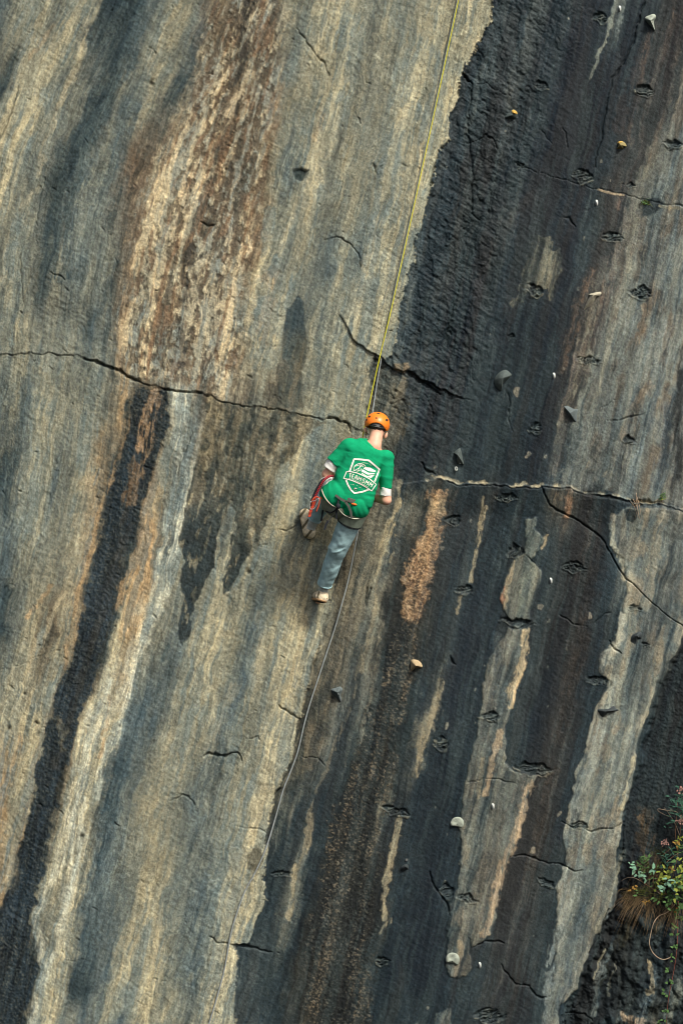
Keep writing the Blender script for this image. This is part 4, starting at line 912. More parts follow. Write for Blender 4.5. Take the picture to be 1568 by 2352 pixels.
solid('trouser_hem', lambda p: hem(p, lleg, LKNEE, LANK, .94, 1.0, .003), L(700, 1215, .06), L(750, 1170, .28), .0045, simple_mat('turned_denim', (176, 186, 182), .9, .1, .1, 40), person)
# socks
solid('sock', lambda p: cone(p, RANK - (RANK - RKNEE) * .05, L(739, 1368, .17), .044, .043) + .003 * fold(p, (.3, 1, .3), (1, 0, 0), .02, .1, 51), L(718, 1385, .08), L(765, 1330, .32), .005, M['sock'], person)
solid('sock', lambda p: cone(p, LANK - (LANK - LKNEE) * .05, L(711, 1217, .12), .043, .042) + .003 * fold(p, (.3, 1, .3), (1, 0, 0), .02, .1, 53), L(692, 1235, .04), L(740, 1175, .26), .005, M['sock'], person)
# shoes
def shoe(p, heel, toe, up, rh, rt, o=0.0):
    d = cone(p, heel, toe, rh + o, rt + o)
    m = (heel + toe) / 2
    return smin(d, cone(p, heel, heel + up * .035, rh - .004 + o, rh - .010 + o), .02)
def make_shoe(heel, toe, sole_n, rh, rt, lo, hi):
    sole_n = np.array(sole_n, float); ax = (toe - heel) / np.linalg.norm(toe - heel)
    sole_n -= ax * (sole_n @ ax); sole_n /= np.linalg.norm(sole_n)
    mid = heel; sd_ = np.cross(ax, sole_n)
    up = -sole_n
    base = lambda p: smax(shoe(p, heel, toe, up, rh, rt) + .003 * fold(p, (1, .4, .3), (0, 1, .5), .03, .05, 61), half(p, heel + sole_n * .034, sole_n), .006)
    sh_ = solid('shoe', base, lo, hi, .005, M['shoe'], person)
    out = lambda p: np.maximum(cone(p, heel, toe, rh + .008, rt + .008), np.maximum(-half(p, heel + sole_n * .028, sole_n), half(p, heel + sole_n * .046, sole_n)))
    solid('sole', out, lo, hi, .005, M['sole'], sh_)
    out2 = lambda p: np.maximum(cone(p, heel, toe, rh + .006, rt + .006), np.maximum(-half(p, heel + sole_n * .044, sole_n), half(p, heel + sole_n * .053, sole_n)))
    solid('tread', out2, lo, hi, .0045, M['sole_dark'], sh_)
    def panel(p):
        t = (p - heel) @ ax / np.linalg.norm(toe - heel); s_ = (p - heel) @ sd_
        w = np.abs(np.sin(t * 5.2 + s_ * 26)) - .42
        return np.maximum(shoe(p, heel, toe, up, rh, rt, .003), np.maximum(w * .03, half(p, heel + sole_n * .028, sole_n)))
    solid('overlay', panel, lo, hi, .0045, M['shoe_panel'], sh_)
    return sh_
make_shoe(L(738, 1374, .185), L(727, 1374, .045), (-.40, -.92, -.35), .058, .046, L(700, 1415, -.03), L(770, 1345, .27))
make_shoe(L(709, 1224, .088), L(699, 1182, .082), (-.1, .0, -1), .056, .054, L(675, 1250, -.01), L(735, 1160, .2))

# helmet
HC = L(865.5, 975, .55)
RX = np.array([math.cos(.2), -math.sin(.2), 0]); RY = np.array([math.sin(.2), math.cos(.2), 0])
def hshell(p, o=0.0): return ell(p, HC, (.114 + o, .112 + o, .130 + o), -.2)
def rim(p):
    q = p - HC; s_ = q @ RX; y = q @ RY
    arch = .055 * np.clip(1 - (s_ / .092) ** 2, 0, 1) * np.clip((p[:, 2] - .555) / .06, 0, 1)
    return (-.046 + arch) - y
def helmet_fn(p): return smax(smax(hshell(p), rim(p), .006), -hshell(p, -.012), .003)
helmet = solid('helmet', helmet_fn, L(825, 1010, .38), L(905, 935, .71), .0045, M['orange_plastic'], person)
def patch(c, r, rot=0.0, o=.0018): return lambda p: np.maximum(np.maximum(hshell(p, o), -hshell(p, -.01)), np.maximum(ell(p, c, r, rot), rim(p) - .002))
for (u, v, z, r) in ((867.5, 950.5, .70, (.022, .006, .08)), (863.5, 961.5, .72, (.0085, .008, .08)), (847, 957.5, .69, (.013, .011, .07)), (887.5, 966, .68, (.013, .013, .07)), (841, 965, .64, (.008, .010, .07))):
    solid('vent', patch(L(u, v, z - .045), r, -.2), L(u - 14, v + 14, .50), L(u + 14, v - 14, .74), .0035, M['dark_plastic'], helmet)
solid('headband', lambda p: np.maximum(np.abs(skull(p, .012)) - .004, np.maximum(half(p, L(866, 972, .6), (.2, .98, 0)), -half(p, L(866, 983, .6), (.2, .98, 0)))), L(835, 1000, .50), L(898, 955, .71), .0045, M['grey_plastic'], helmet)
solid('hair', lambda p: np.maximum(skull(p, .006), np.maximum(-half(p, L(866, 988.5, .6), (.2, .98, 0)) + .006 * vn(p[:, 0] / .012, p[:, 1] / .02, 71), -(p[:, 2] - .525))), L(832, 1000, .50), L(900, 935, .71), .0045, M['hair'], person)
for a, b in (((842, 979, .615), (840, 995, .585)), ((845, 974, .64), (866, 979, .662)), ((866, 979, .662), (886, 982, .635))):
    tube('chin_strap', [W(*a), W((a[0] + b[0]) / 2, (a[1] + b[1]) / 2, max(a[2], b[2]) + .003), W(*b)], .0035, M['black'], helmet, 6)

# harness
harness = solid('harness', lambda p: np.maximum(np.maximum(ell(p, L(804, 1150, .60), (.172, .16, .158), -.35), -ell(p, L(804, 1150, .60), (.150, .15, .135), -.35)), np.abs(half(p, L(806, 1151, .6), (.34, .94, .0))) - .022), L(755, 1185, .42), L(860, 1110, .78), .0055, M['belt'], person)
solid('leg_loop', lambda p: np.maximum(rleg(p, .010), slab(p, RHIP, RKNEE, -.10, .31)), L(750, 1230, .30), L(850, 1110, .74), .0055, M['loop'], harness)
solid('leg_loop', lambda p: np.maximum(lleg(p, .013), slab(p, LHIP, LKNEE, -.6, .50)), L(715, 1205, .25), L(815, 1105, .74), .0055, M['loop'], harness)
solid('edging', lambda p: np.maximum(rleg(p, .012), slab(p, RHIP, RKNEE, .315, .335)), L(750, 1240, .30), L(850, 1150, .74), .005, M['black'], harness)
solid('buckle', lambda p: ell(p, L(812.5, 1159, .757), (.028, .012, .012), -.2), L(798, 1170, .72), L(826, 1148, .79), .004, M['orange_web'], harness)
strap('strap', [(770, 1138, .77), (782, 1147, .775), (794, 1153, .775)], .022, .004, M['belt'], harness)
strap('strap', [(792, 1152, .775), (800, 1163, .775), (805, 1176, .765), (807, 1190, .755)], .022, .004, M['belt'], harness)
strap('strap', [(777, 1148, .765), (775, 1163, .765), (772, 1178, .73), (773, 1193, .715)], .016, .006, M['black'], harness)
strap('strap', [(775, 1165, .765), (768, 1174, .72), (758, 1179, .68), (748, 1174, .64)], .012, .005, M['black'], harness)
solid('knot', lambda p: ell(p, L(776, 1163, .765), (.022, .026, .016)), L(766, 1174, .73), L(786, 1152, .80), .005, M['black'], harness)
strap('strap', [(772, 1176, .70), (762, 1186, .69), (755, 1197, .685), (750, 1204, .683)], .010, .004, M['belt'], harness)
strap('strap', [(753, 1196, .688), (748, 1206, .686), (745, 1217, .685)], .020, .005, M['black'], harness)
strap('strap', [(826, 1184, .60), (824, 1200, .595), (816, 1216, .57), (806, 1230, .545), (802, 1238, .54)], .012, .005, M['black'], harness)
strap('strap', [(741, 1172, .56), (739, 1186, .55), (737, 1198, .55)], .016, .005, M['black'], harness)

# BADGE on the back of the shirt
sb = BVHTree.FromPolygons([tuple(v) for v in sv], [tuple(int(q) for q in f) for f in sf])
def Z2(x, y): return ((1150 + x / 4.48) / 1.59439, (1480 + y / 4.48) / 1.59439)
def on_shirt(x, y, off=.0035):
    u, v = Z2(x, y); q = L(u, v, 2.0)
    hit = sb.ray_cast(Vector(q), Vector((0, 0, -1)), 3.0)[0]
    z = hit.z if hit is not None else .75
    return np.array([q[0], q[1], z + off])
for path in ([(503, 955), (512, 1000), (535, 1055), (570, 1105), (615, 1145), (662, 1172)], [(676, 1178), (700, 1210), (740, 1245), (785, 1268), (840, 1284), (890, 1284)]):
    pts = []
    for zx, zy in path:
        u, v = (1000 + zx / 2.8509) / 1.59439, (1450 + zy / 2.8509) / 1.59439
        zs = [h_.z for h_ in (sb.ray_cast(Vector(L(u + dx, v - dx * .7, 2.0)), Vector((0, 0, -1)), 3.0)[0] for dx in (0, 3, 6, 10)) if h_ is not None and h_.z > .45]
        zz = np.linspace(.85, .45, 160); col_ = np.stack([L(u, v, z_) for z_ in zz])
        on = np.minimum(rleg(col_, .012), lleg(col_, .014)) < 0
        zl = zz[np.argmax(on)] if on.any() else 0
        pts.append(Vector(to_world(L(u, v, max(zs[0] if zs else .64, zl) + .003)[None])[0]))
    tube('edging', pts, .0055, M['piping'], harness, 8, 5)
PV, PF = [], []
def add_poly2(pts, cells=26):
    """filled outline, cut fine enough to follow the cloth"""
    bm = bmesh.new(); bm.faces.new([bm.verts.new((x, y, 0)) for x, y in pts]); bmesh.ops.triangulate(bm, faces=bm.faces[:])
    for _ in range(4):
        ed = [e for e in bm.edges if e.calc_length() > cells]
        if not ed: break
        bmesh.ops.subdivide_edges(bm, edges=ed, cuts=1); bmesh.ops.triangulate(bm, faces=bm.faces[:])
    bm.verts.index_update(); b = len(PV)
    for v in bm.verts: PV.append(on_shirt(v.co.x, v.co.y))
    for f in bm.faces: PF.append(tuple(b + v.index for v in f.verts))
    bm.free()
def add_strip(pts, w, step=14):
    q = []
    for (ax, ay), (bx, by) in zip(pts[:-1], pts[1:]):
        n = max(1, int(math.hypot(bx - ax, by - ay) / step))
        q += [(ax + (bx - ax) * k / n, ay + (by - ay) * k / n) for k in range(n)]
    q.append(pts[-1]); b = len(PV)
    for i, (x, y) in enumerate(q):
        x0, y0 = q[max(i - 1, 0)]; x1, y1 = q[min(i + 1, len(q) - 1)]
        dx, dy = x1 - x0, y1 - y0; ln = math.hypot(dx, dy) + 1e-6
        nx, ny = -dy / ln * w / 2, dx / ln * w / 2
        PV.append(on_shirt(x + nx, y + ny)); PV.append(on_shirt(x - nx, y - ny))
    for i in range(len(q) - 1):
        PF.append((b + 2 * i, b + 2 * i + 2, b + 2 * i + 3, b + 2 * i + 1))
add_strip([(580, 1108), (652, 910), (770, 918), (890, 932), (975, 1002), (1064, 1078), (1025, 1180), (985, 1278)], 30)
add_strip([(520, 1250), (548, 1325), (598, 1412), (655, 1466), (780, 1446), (905, 1402)], 28)
add_strip([(530, 1113), (620, 1120), (700, 1138), (800, 1180), (900, 1232), (1012, 1322), (975, 1375), (937, 1430), (870, 1385), (770, 1325), (640, 1268), (560, 1242), (480, 1226), (505, 1170), (530, 1113)], 17)
arc = [(748 + 105 * math.cos(a), 1082 + 98 * math.sin(a)) for a in np.linspace(math.radians(165), math.radians(330), 18)]
add_strip(arc, 12); add_strip([(648, 1100), (690, 1080), (740, 1050), (790, 1000)], 9); add_strip([(655, 1030), (700, 1020), (750, 1000), (800, 1040)], 9); add_strip([(705, 1110), (730, 1070), (750, 1020), (760, 985)], 9); add_strip([(640, 1085), (700, 1110), (750, 1100), (770, 1060)], 8)
add_poly2([(798, 1062), (830, 1042), (915, 1050), (1012, 1106), (985, 1120), (885, 1108)])
add_poly2([(772, 1088), (792, 1078), (885, 1134), (992, 1136), (985, 1158), (868, 1164), (768, 1112)])
add_poly2([(768, 1128), (862, 1186), (985, 1168), (962, 1190), (930, 1222), (860, 1200), (775, 1150)])
for ang, x, y, ln in ((12, 785, 966, 100), (28, 900, 1000, 52)):
    for k in range(int(ln / 11)):
        xx = x + k * 11 * math.cos(math.radians(ang)); yy = y + k * 11 * math.sin(math.radians(ang))
        add_strip([(xx, yy - 5), (xx + 3, yy + 5)], 5, 30)
add_strip([(560, 1226), (640, 1244), (740, 1290), (800, 1320), (890, 1370)], 5)
for x, y, w in ((605, 1328, 10), (640, 1330, 26), (700, 1345, 14), (745, 1370, 30), (785, 1400, 8)): add_strip([(x - w / 2, y - 3), (x + w / 2, y + 4)], 7, 30)
add_poly2([(650, 1392), (660, 1378), (676, 1376), (692, 1384), (700, 1396), (680, 1400)]); add_strip([(645, 1410), (690, 1420)], 5)
STROKES = dict(T=[[(-20, -32), (20, -32)], [(0, -28), (0, 34)]], E=[[(15, -32), (-14, -32), (-14, 33), (15, 33)], [(-12, 0), (10, 0)]],
               A=[[(-18, 35), (-14, -14), (0, -34), (14, -14), (18, 35)], [(-12, 10), (12, 10)]], M=[[(-22, 35), (-22, -32), (0, 8), (22, -32), (22, 35)]],
               S=[[(16, -30), (-13, -32), (-15, -4), (14, 4), (13, 32), (-16, 31)]])
for ch, x, y, ang in (('T', 586, 1178, 8), ('E', 634, 1190, 13), ('A', 684, 1209, 18), ('M', 742, 1233, 22), ('S', 805, 1262, 26), ('M', 862, 1293, 29), ('M', 926, 1328, 32)):
    ca_, sa_ = math.cos(math.radians(ang)), math.sin(math.radians(ang))
    for path in STROKES[ch]:
        add_strip([(x + px * ca_ - py * sa_, y + px * sa_ + py * ca_) for px, py in path], 12.5, 8)
link_mesh('badge_print', mesh_from(to_world(np.array(PV)), PF), M['print'], shirt, smooth=True)

# ------------------------------------------------------------------ ropes and hanging gear
def rope_pts(keys, n=8): return [P(u, v, d) for u, v, d in keys]
yr = tube('climbing_rope', rope_pts([(1100, -230, .10), (1052, 0, .14), (1000, 244, .19), (950, 474, .24), (900, 702, .29), (868, 836, .33), (848, 928, .36), (835, 990, .385), (826, 1050, .40), (822, 1100, .41), (818, 1116, .42)]), .0054, M['yellow_rope'], None, 8, 4)
tag(yr, 'taut yellow climbing rope running from the top of the photo down to the climber', 'rope')
gk = [(1098, -230), (1050, 0), (998, 244), (948, 474), (898, 704), (874, 830), (862, 900), (851, 980), (843, 1060), (834, 1130), (826, 1195), (818, 1240), (800, 1330), (784, 1390), (768, 1445), (748, 1505), (730, 1560), (712, 1615), (698, 1665), (684, 1725), (668, 1770), (650, 1815), (632, 1880), (612, 1945), (588, 2000), (562, 2048), (545, 2095), (530, 2145), (517, 2220), (500, 2285), (480, 2352), (440, 2480), (400, 2600)]
gr = tube('slack_rope', [P(u, v, max(hs(u, v), hs(u - 6, v), hs(u + 6, v)) + (.014 if v < 940 or v > 1400 else .05 if v > 1280 or v < 1000 else .10)) for u, v in gk], .0068, M['grey_rope'], None, 8, 3)
tag(gr, 'slack grey rope curving down the rock below the climber', 'rope')
lan = empty('lanyard', W(712, 1190, .64), 'red and black lanyard with a carabiner hanging at the climber\'s left hip', 'lanyard')
def banded(name, pts, r, m1, m2, parent, sub, per=2):
    v, f = tube_data(pts, r, 8, sub=sub)
    o = link_mesh(name, mesh_from(v, f), [m1, m2], parent)
    for i, pg in enumerate(o.data.polygons): pg.material_index = 1 if (i // 8) % (per + 1) == per else 0
    return o
banded('red_cord', [W(*q) for q in ((764, 1094, .66), (754, 1096, .70), (744, 1104, .72), (735, 1118, .71), (728, 1132, .70), (721, 1147, .69), (716, 1162, .68))], .0115, M['red'], M['black'], lan, 12)
tube('black_webbing', [W(*q) for q in ((752, 1098, .69), (741, 1103, .70), (730, 1119, .69), (722, 1134, .68), (716, 1150, .675), (712, 1162, .67))], .0105, M['black'], lan, 8, 6)
for dx in (0, 3.2):
    banded('cord_tail', [W(*q) for q in ((722 + dx, 1146, .705), (717 + dx, 1162, .70), (712 + dx, 1174, .695), (709 + dx * .6, 1188, .69))], .0085, M['orange_red'], M['red'], lan, 8, 3)
tube('cord_loop', [W(*q) for q in ((716, 1156, .72), (718, 1148, .725), (724, 1143, .725), (731, 1143, .72), (734, 1149, .715), (731, 1163, .71), (726, 1176, .70))], .006, M['orange_red'], lan, 8, 5)
tube('carabiner', [W(*q) for q in ((714, 1152, .73), (722, 1151, .735), (731, 1146, .735), (732, 1149, .733), (728, 1158, .732), (722, 1168, .73), (714, 1170, .73), (711, 1163, .73), (714, 1152, .73))], .0036, M['metal'], lan, 8, 5)
strap('tape', [(748, 1128, .66), (742, 1138, .67), (737, 1146, .675)], .022, .005, M['orange_web'], lan)

# ------------------------------------------------------------------ climbing holds bolted to the rock
def hold_mat(name, c, var=.14): return simple_mat(name, c, .75, .3, var, 26, .35, 90)
HM = dict(pale=hold_mat('pale_resin', (150, 156, 140)), bone=hold_mat('bone_resin', (182, 174, 150)), ochre=hold_mat('ochre_resin', (196, 156, 74)), olive=hold_mat('olive_resin', (140, 126, 82)), tan=hold_mat('tan_resin', (172, 150, 114)), grey=hold_mat('grey_resin', (92, 100, 98)), dark=hold_mat('dark_resin', (54, 60, 60)), slate=hold_mat('slate_resin', (76, 84, 80)), hole=simple_mat('bolt_hole', (14, 14, 14), .9, .1, .1))
def zc(ox, oy, size, pts):
    k = size / 1568
    return [((ox + x * k) / 1.59439, (oy + y * k) / 1.59439) for x, y in pts]
def smooth_loop(pts, sub=3):
    n = len(pts); q = []
    for i in range(n):
        p0, p1, p2, p3 = [np.array(pts[(i + k) % n], float) for k in (-1, 0, 1, 2)]
        for s_ in range(sub):
            t = s_ / sub
            q.append(.5 * (2 * p1 + (p2 - p0) * t + (2 * p0 - 5 * p1 + 4 * p2 - p3) * t * t + (3 * p1 - p0 - 3 * p2 + p3) * t ** 3))
    return q
def dome(outline, peak, h, base, pw=1.6, rings=9, pit=None, lump=0.0, seed=0, z0=-.03, flat=0.0):
    """resin hold: outline in layout units drawn up to an off-centre summit"""
    o = smooth_loop(outline); pk = np.array(peak, float); vs, fs = [], []
    n = len(o); cu, cv = np.mean(o, axis=0)
    def put(u, v, z):
        if pit:
            for (pu, pv, pr, pd) in pit: z -= pd * math.exp(-((u - pu) ** 2 + (v - pv) ** 2) / pr ** 2)
        z += lump * float(vn(np.array([u / 5.0]), np.array([v / 5.0]), seed)[0])
        vs.append(P(u, v, base + z))
    for q in o: put(q[0], q[1], z0)
    for r in range(rings):
        f = r / (rings - 1) * .96
        for q in o:
            c = q + (pk - q) * f
            put(c[0], c[1], h * ((1 - flat) * (1 - (1 - f) ** pw) + flat * min(1, f * 3 + .5)))
    put(pk[0], pk[1], h)
    for r in range(rings):
        for i in range(n):
            j = (i + 1) % n
            fs.append((r * n + i, (r + 1) * n + i, (r + 1) * n + j, r * n + j))
    last = rings * n; top = len(vs) - 1
    for i in range(n): fs.append((last + i, top, last + (i + 1) % n))
    return mesh_from(vs, fs)
def bolt(u, v, z, parent, r=.9, hole=False, name=None):
    vs, fs = [], []
    for k in range(10):
        a = 2 * math.pi * k / 10
        for rr, dz in ((r, -.012), (r, .003), (r * .6, .006)):
            vs.append(P(u + rr * math.cos(a), v + rr * math.sin(a), z + dz))
    for k in range(10):
        j = (k + 1) % 10
        fs += [(k * 3, k * 3 + 1, j * 3 + 1, j * 3), (k * 3 + 1, k * 3 + 2, j * 3 + 2, j * 3 + 1)]
    fs.append(tuple(k * 3 + 2 for k in range(10)))
    return link_mesh(name or ('bolt_hole' if hole else 'bolt'), mesh_from(vs, fs), HM['hole'] if hole else M['metal'], parent)
def hold(label, ox, oy, size, outline, peak, h, mat, bolt_at=None, hole=False, cap=None, group='climbing holds bolted to the rock', pit=None, pw=1.6, flat=0.0, br=1.1, bz=None):
    o = zc(ox, oy, size, outline); (pu, pv), = zc(ox, oy, size, [peak])
    base = hs(pu, pv)
    root = empty('climbing_hold', P(pu, pv, base), label, 'climbing hold', group)
    pits = [(zc(ox, oy, size, [(x, y)])[0] + (r_ * size / 1568 / 1.59439, d_)) for x, y, r_, d_ in (pit or [])]
    me = dome(o, (pu, pv), h, base, pw, pit=pits, lump=.004, seed=int(pu), flat=flat)
    shell = link_mesh('shell', me, HM[mat], root)
    if cap:
        co = zc(ox, oy, size, cap[0]); cp, = zc(ox, oy, size, [cap[1]])
        link_mesh('cap', dome(co, cp, cap[2], base, 1.4, z0=0, pit=None), HM[cap[3]], root)
    if bolt_at:
        (bu, bv), = zc(ox, oy, size, [bolt_at])
        bm_ = BVHTree.FromPolygons([tuple(v.co) for v in me.vertices], [tuple(p.vertices) for p in me.polygons])
        q = P(bu, bv, .6); hit = bm_.ray_cast(q, Vector((0, 1, 0)), 2)[0]
        zz = -hit.y if hit is not None else base + h * .6
        bolt(bu, bv, zz + .002, root, br, hole)
    return root
hold('pale grey horn hold pointing downwards beside the brown streak, highest of the holds', 2320, 0, 160, [(400, 600), (520, 545), (690, 495), (780, 560), (770, 660), (715, 760), (725, 940), (740, 1100), (600, 950), (450, 780), (370, 680)], (590, 730), .10, 'pale', (650, 785), pw=1.0)
hold('small dark hold with a round ochre top on black rock right of the yellow rope', 1800, 350, 150, [(480, 840), (560, 720), (690, 620), (740, 550), (830, 530), (940, 590), (985, 690), (950, 790), (880, 880), (740, 910), (560, 890)], (780, 740), .075, 'slate', (790, 775), cap=([(700, 650), (745, 560), (830, 535), (935, 595), (980, 690), (940, 745), (830, 735), (730, 720)], (850, 665), .092, 'ochre'))
hold('small yellowish shell-shaped hold with a square notch and bright bolt', 2200, 460, 150, [(605, 690), (640, 620), (740, 590), (860, 620), (930, 690), (970, 780), (930, 810), (850, 800), (840, 860), (830, 890), (640, 890), (590, 870), (640, 780)], (740, 740), .06, 'olive', (725, 780), cap=([(605, 690), (640, 620), (740, 592), (840, 615), (760, 660), (680, 710)], (690, 650), .05, 'ochre'))
hold('bone coloured wedge hold with a hooked tip at the edge of the grey slab', 2080, 1020, 180, [(630, 510), (780, 460), (1000, 420), (1040, 440), (1045, 490), (990, 560), (940, 545), (900, 560), (770, 790), (560, 960), (470, 1030), (520, 900), (600, 700), (680, 545)], (790, 540), .085, 'bone', (770, 590), pw=1.1)
hold('large dark half-moon hold with a pale upper rim on black rock', 1760, 1320, 200, [(560, 310), (680, 262), (790, 300), (895, 400), (850, 480), (700, 600), (620, 700), (590, 870), (480, 820), (390, 690), (385, 520), (470, 390)], (620, 500), .07, 'slate', (615, 485))
hold('grey triangular hold with a bright bolt on the brown-grey slab', 2000, 1420, 180, [(515, 560), (600, 555), (740, 600), (880, 680), (995, 690), (970, 900), (945, 1095), (850, 1060), (720, 950), (640, 780), (560, 650)], (740, 800), .075, 'grey', (830, 780), pw=1.0)
h8 = hold('narrow upright grey hold with a small metal ring below it, above the ledge', 1600, 1600, 160, [(575, 560), (690, 470), (820, 405), (880, 600), (915, 800), (955, 990), (850, 960), (760, 970), (700, 900), (690, 720), (640, 620)], (740, 660), .075, 'slate', (812, 950), pw=1.1)
(hu, hv), = zc(1600, 1600, 160, [(680, 1140)])
tube('hanger_ring', [P(hu + 2.6 * math.cos(a), hv + 4 * math.sin(a), hs(hu, hv) + .02) for a in np.linspace(0, 2 * math.pi, 11)], .005, M['hanger'], h8, 6)
hold('tan bean-shaped hold at the bottom of the gravelly ochre streak', 1440, 2370, 160, [(630, 470), (760, 440), (900, 480), (1000, 570), (1065, 680), (1030, 740), (900, 745), (780, 760), (720, 800), (660, 855), (610, 790), (620, 640)], (790, 660), .09, 'tan', (680, 700), True, pw=1.2)
hold('dark comma-shaped hold with two lobes on the lower grey slab', 2250, 2260, 160, [(760, 560), (870, 500), (980, 560), (990, 680), (930, 780), (800, 800), (780, 960), (720, 1020), (620, 1000), (540, 880), (560, 720), (650, 610)], (770, 680), .05, 'dark', (840, 705), pit=[(700, 850, 150, .02)])
hold('grey-green pointed hold right of the slack rope', 1160, 2470, 160, [(475, 520), (670, 480), (800, 430), (880, 450), (935, 540), (900, 640), (865, 740), (890, 1000), (790, 960), (680, 830), (560, 680)], (720, 640), .09, 'grey', (800, 740), True, pw=1.0)
hold('dark bar-shaped hold lying across the pale edge of the lower grey slab', 2150, 2530, 160, [(320, 680), (440, 640), (600, 655), (800, 620), (900, 560), (945, 515), (1000, 600), (1105, 690), (900, 760), (700, 810), (560, 940), (480, 910), (380, 800)], (620, 740), .065, 'dark', (590, 755), pw=1.2)
hold('pale round hold with a hole, upper of two alike beside the middle strip', 1600, 2950, 160, [(475, 600), (555, 470), (680, 408), (820, 418), (930, 510), (960, 640), (935, 740), (850, 800), (760, 770), (600, 745), (500, 740), (470, 690)], (710, 640), .034, 'pale', (705, 690), True, flat=.75, pit=[(690, 800, 140, .008), (650, 570, 110, .012)])
hold('pale round hold with a hole, lower of two alike near the bottom', 1600, 3450, 200, [(238, 480), (290, 365), (380, 308), (500, 308), (590, 365), (642, 480), (620, 600), (570, 660), (480, 612), (340, 592), (260, 590)], (435, 490), .034, 'pale', (435, 552), True, flat=.75, pit=[(430, 610, 110, .008), (400, 450, 90, .012)])
h15 = hold('tiny dark block hold with an empty bolt hole above it', 1410, 3080, 160, [(540, 1060), (550, 950), (640, 860), (720, 820), (800, 840), (850, 980), (820, 1020), (700, 1040), (620, 1090)], (700, 910), .055, 'dark')
(hu, hv), = zc(1410, 3080, 160, [(765, 680)])
bolt(hu, hv, hs(hu, hv) + .004, h15, 3.2, name='washer')
for (u, v, lb, s_) in ((1422, 20, 'small pale bolt plate at the top edge of the photo, left of the horn hold', 1), (1369, 466, 'small pale bolt plate just below the crack on the right', 1), (1271, 863, 'small pale bolt plate at the left edge of the upper grey slab', 1), (1264, 1334, 'small pale bolt plate between the middle strip and the lower grey slab', 1), (1131, 1852, 'small pale bolt plate on the middle strip beside the upper round hold', 1), (1101, 2217, 'small pale bolt plate right of the lower round hold', 1)):
    o = smooth_loop([(u - 3, v - 6), (u + 1, v - 7), (u + 3.4, v - 4), (u + 3.2, v + 4), (u + 1, v + 7), (u - 2.5, v + 5)], 2)
    b = link_mesh('bolt_hanger', dome(o, (u, v - 1), .035, hs(u, v), 1.3, 5, z0=-.02), M['hanger'])
    tag(b, lb, 'bolt hanger', 'bolt hangers on the dark rock')

# ------------------------------------------------------------------ plants
def leaf_mat(name, c, var=.25): 
    m = simple_mat(name, c, .75, .15, var, 9)
    return m
LM = dict(green=leaf_mat('mid_green_leaf', (66, 92, 50)), blue=leaf_mat('blue_green_leaf', (46, 78, 62)), pale=leaf_mat('pale_leaf_back', (104, 138, 112)), lime=leaf_mat('yellow_green_leaf', (116, 124, 52)), orange=leaf_mat('orange_leaf', (128, 100, 48)), pink=leaf_mat('faded_pink_flower', (132, 100, 90)), dry=leaf_mat('dry_grass', (98, 82, 58)), stem=simple_mat('brown_stem', (112, 84, 62), .8, .2, .2), red=simple_mat('reddish_stem', (96, 56, 46), .8, .2, .2), twig=simple_mat('bare_twig', (150, 130, 108), .8, .2, .15), grass=leaf_mat('green_grass', (92, 98, 50)))
prng = random.Random(11)
def rv(): 
    return Vector((prng.uniform(-1, 1), prng.uniform(-1, 1), prng.uniform(-1, 1))).normalized()
def leaf(vs, fs, base, d, n, ln, w, droop=.25, lobes=False):
    d = d.normalized(); n = (n - d * n.dot(d)).normalized(); s_ = d.cross(n)
    prof = [(0, .05), (.2, .75), (.45, 1), (.7, .7), (1, .02)] if not lobes else [(0, .1), (.15, .9), (.35, 1.0), (.5, .75), (.65, .85), (.82, .45), (1, .02)]
    b = len(vs)
    for t, k in prof:
        c = base + d * ln * t - n * ln * droop * t * t
        vs += [c - s_ * w * k / 2 + n * w * .12 * k, c - n * w * .05, c + s_ * w * k / 2 + n * w * .12 * k]
    for i in range(len(prof) - 1):
        a = b + i * 3
        fs += [(a, a + 1, a + 4, a + 3), (a + 1, a + 2, a + 5, a + 4)]
UP = Vector((0, 0, 1)); OUT = Vector((0, -1, 0))
def wobble(p, a): return [q + rv() * a for q in p]
def plant(name, label, cat, base_uv, stems, leaves, group=None, stem_r=.004, stem_mat='stem'):
    """stems: list of [(u, v, d)...]; leaves: list of (mat, part, builder)"""
    root = empty(name, PS(*base_uv, 0), label, cat, group)
    for st in stems:
        v, f = tube_data([PS(*q) for q in st], lambda t: stem_r * (1 - .6 * t), 5, sub=4)
        link_mesh('stem', mesh_from(v, f), LM[stem_mat], root)
    groups = {}
    for k, (part, mat, fn) in enumerate(leaves):
        v, f = groups.setdefault((part, mat, k if part == 'flower_head' or 'blades' in part else 0), ([], []))
        fn(v, f)
    for (part, mat, _), (v, f) in groups.items():
        link_mesh(part, mesh_from(v, f), LM[mat], root)
    return root
def spray(u, v, d, n, r, ln, w, up=.7, lobes=False, out=.5):
    if n > 3 and ln > .03: n, ln, w, r = int(n * 1.15), ln * .68, w * .62, r * 1.25
    def fn(vs, fs):
        c = PS(u, v, d)
        for i in range(n):
            a = prng.uniform(0, 2 * math.pi)
            dr = (R_ * math.cos(a) + UP * math.sin(a) * .8 + UP * up + OUT * prng.uniform(.0, out)).normalized()
            off = R_ * prng.gauss(0, r) + UP * prng.gauss(0, r) + OUT * prng.uniform(0, r)
            leaf(vs, fs, c + off, dr, (OUT * .7 + UP * .6 + rv() * .5).normalized(), ln * prng.uniform(.7, 1.2), w * prng.uniform(.7, 1.2), prng.uniform(.1, .5), lobes)
    return fn
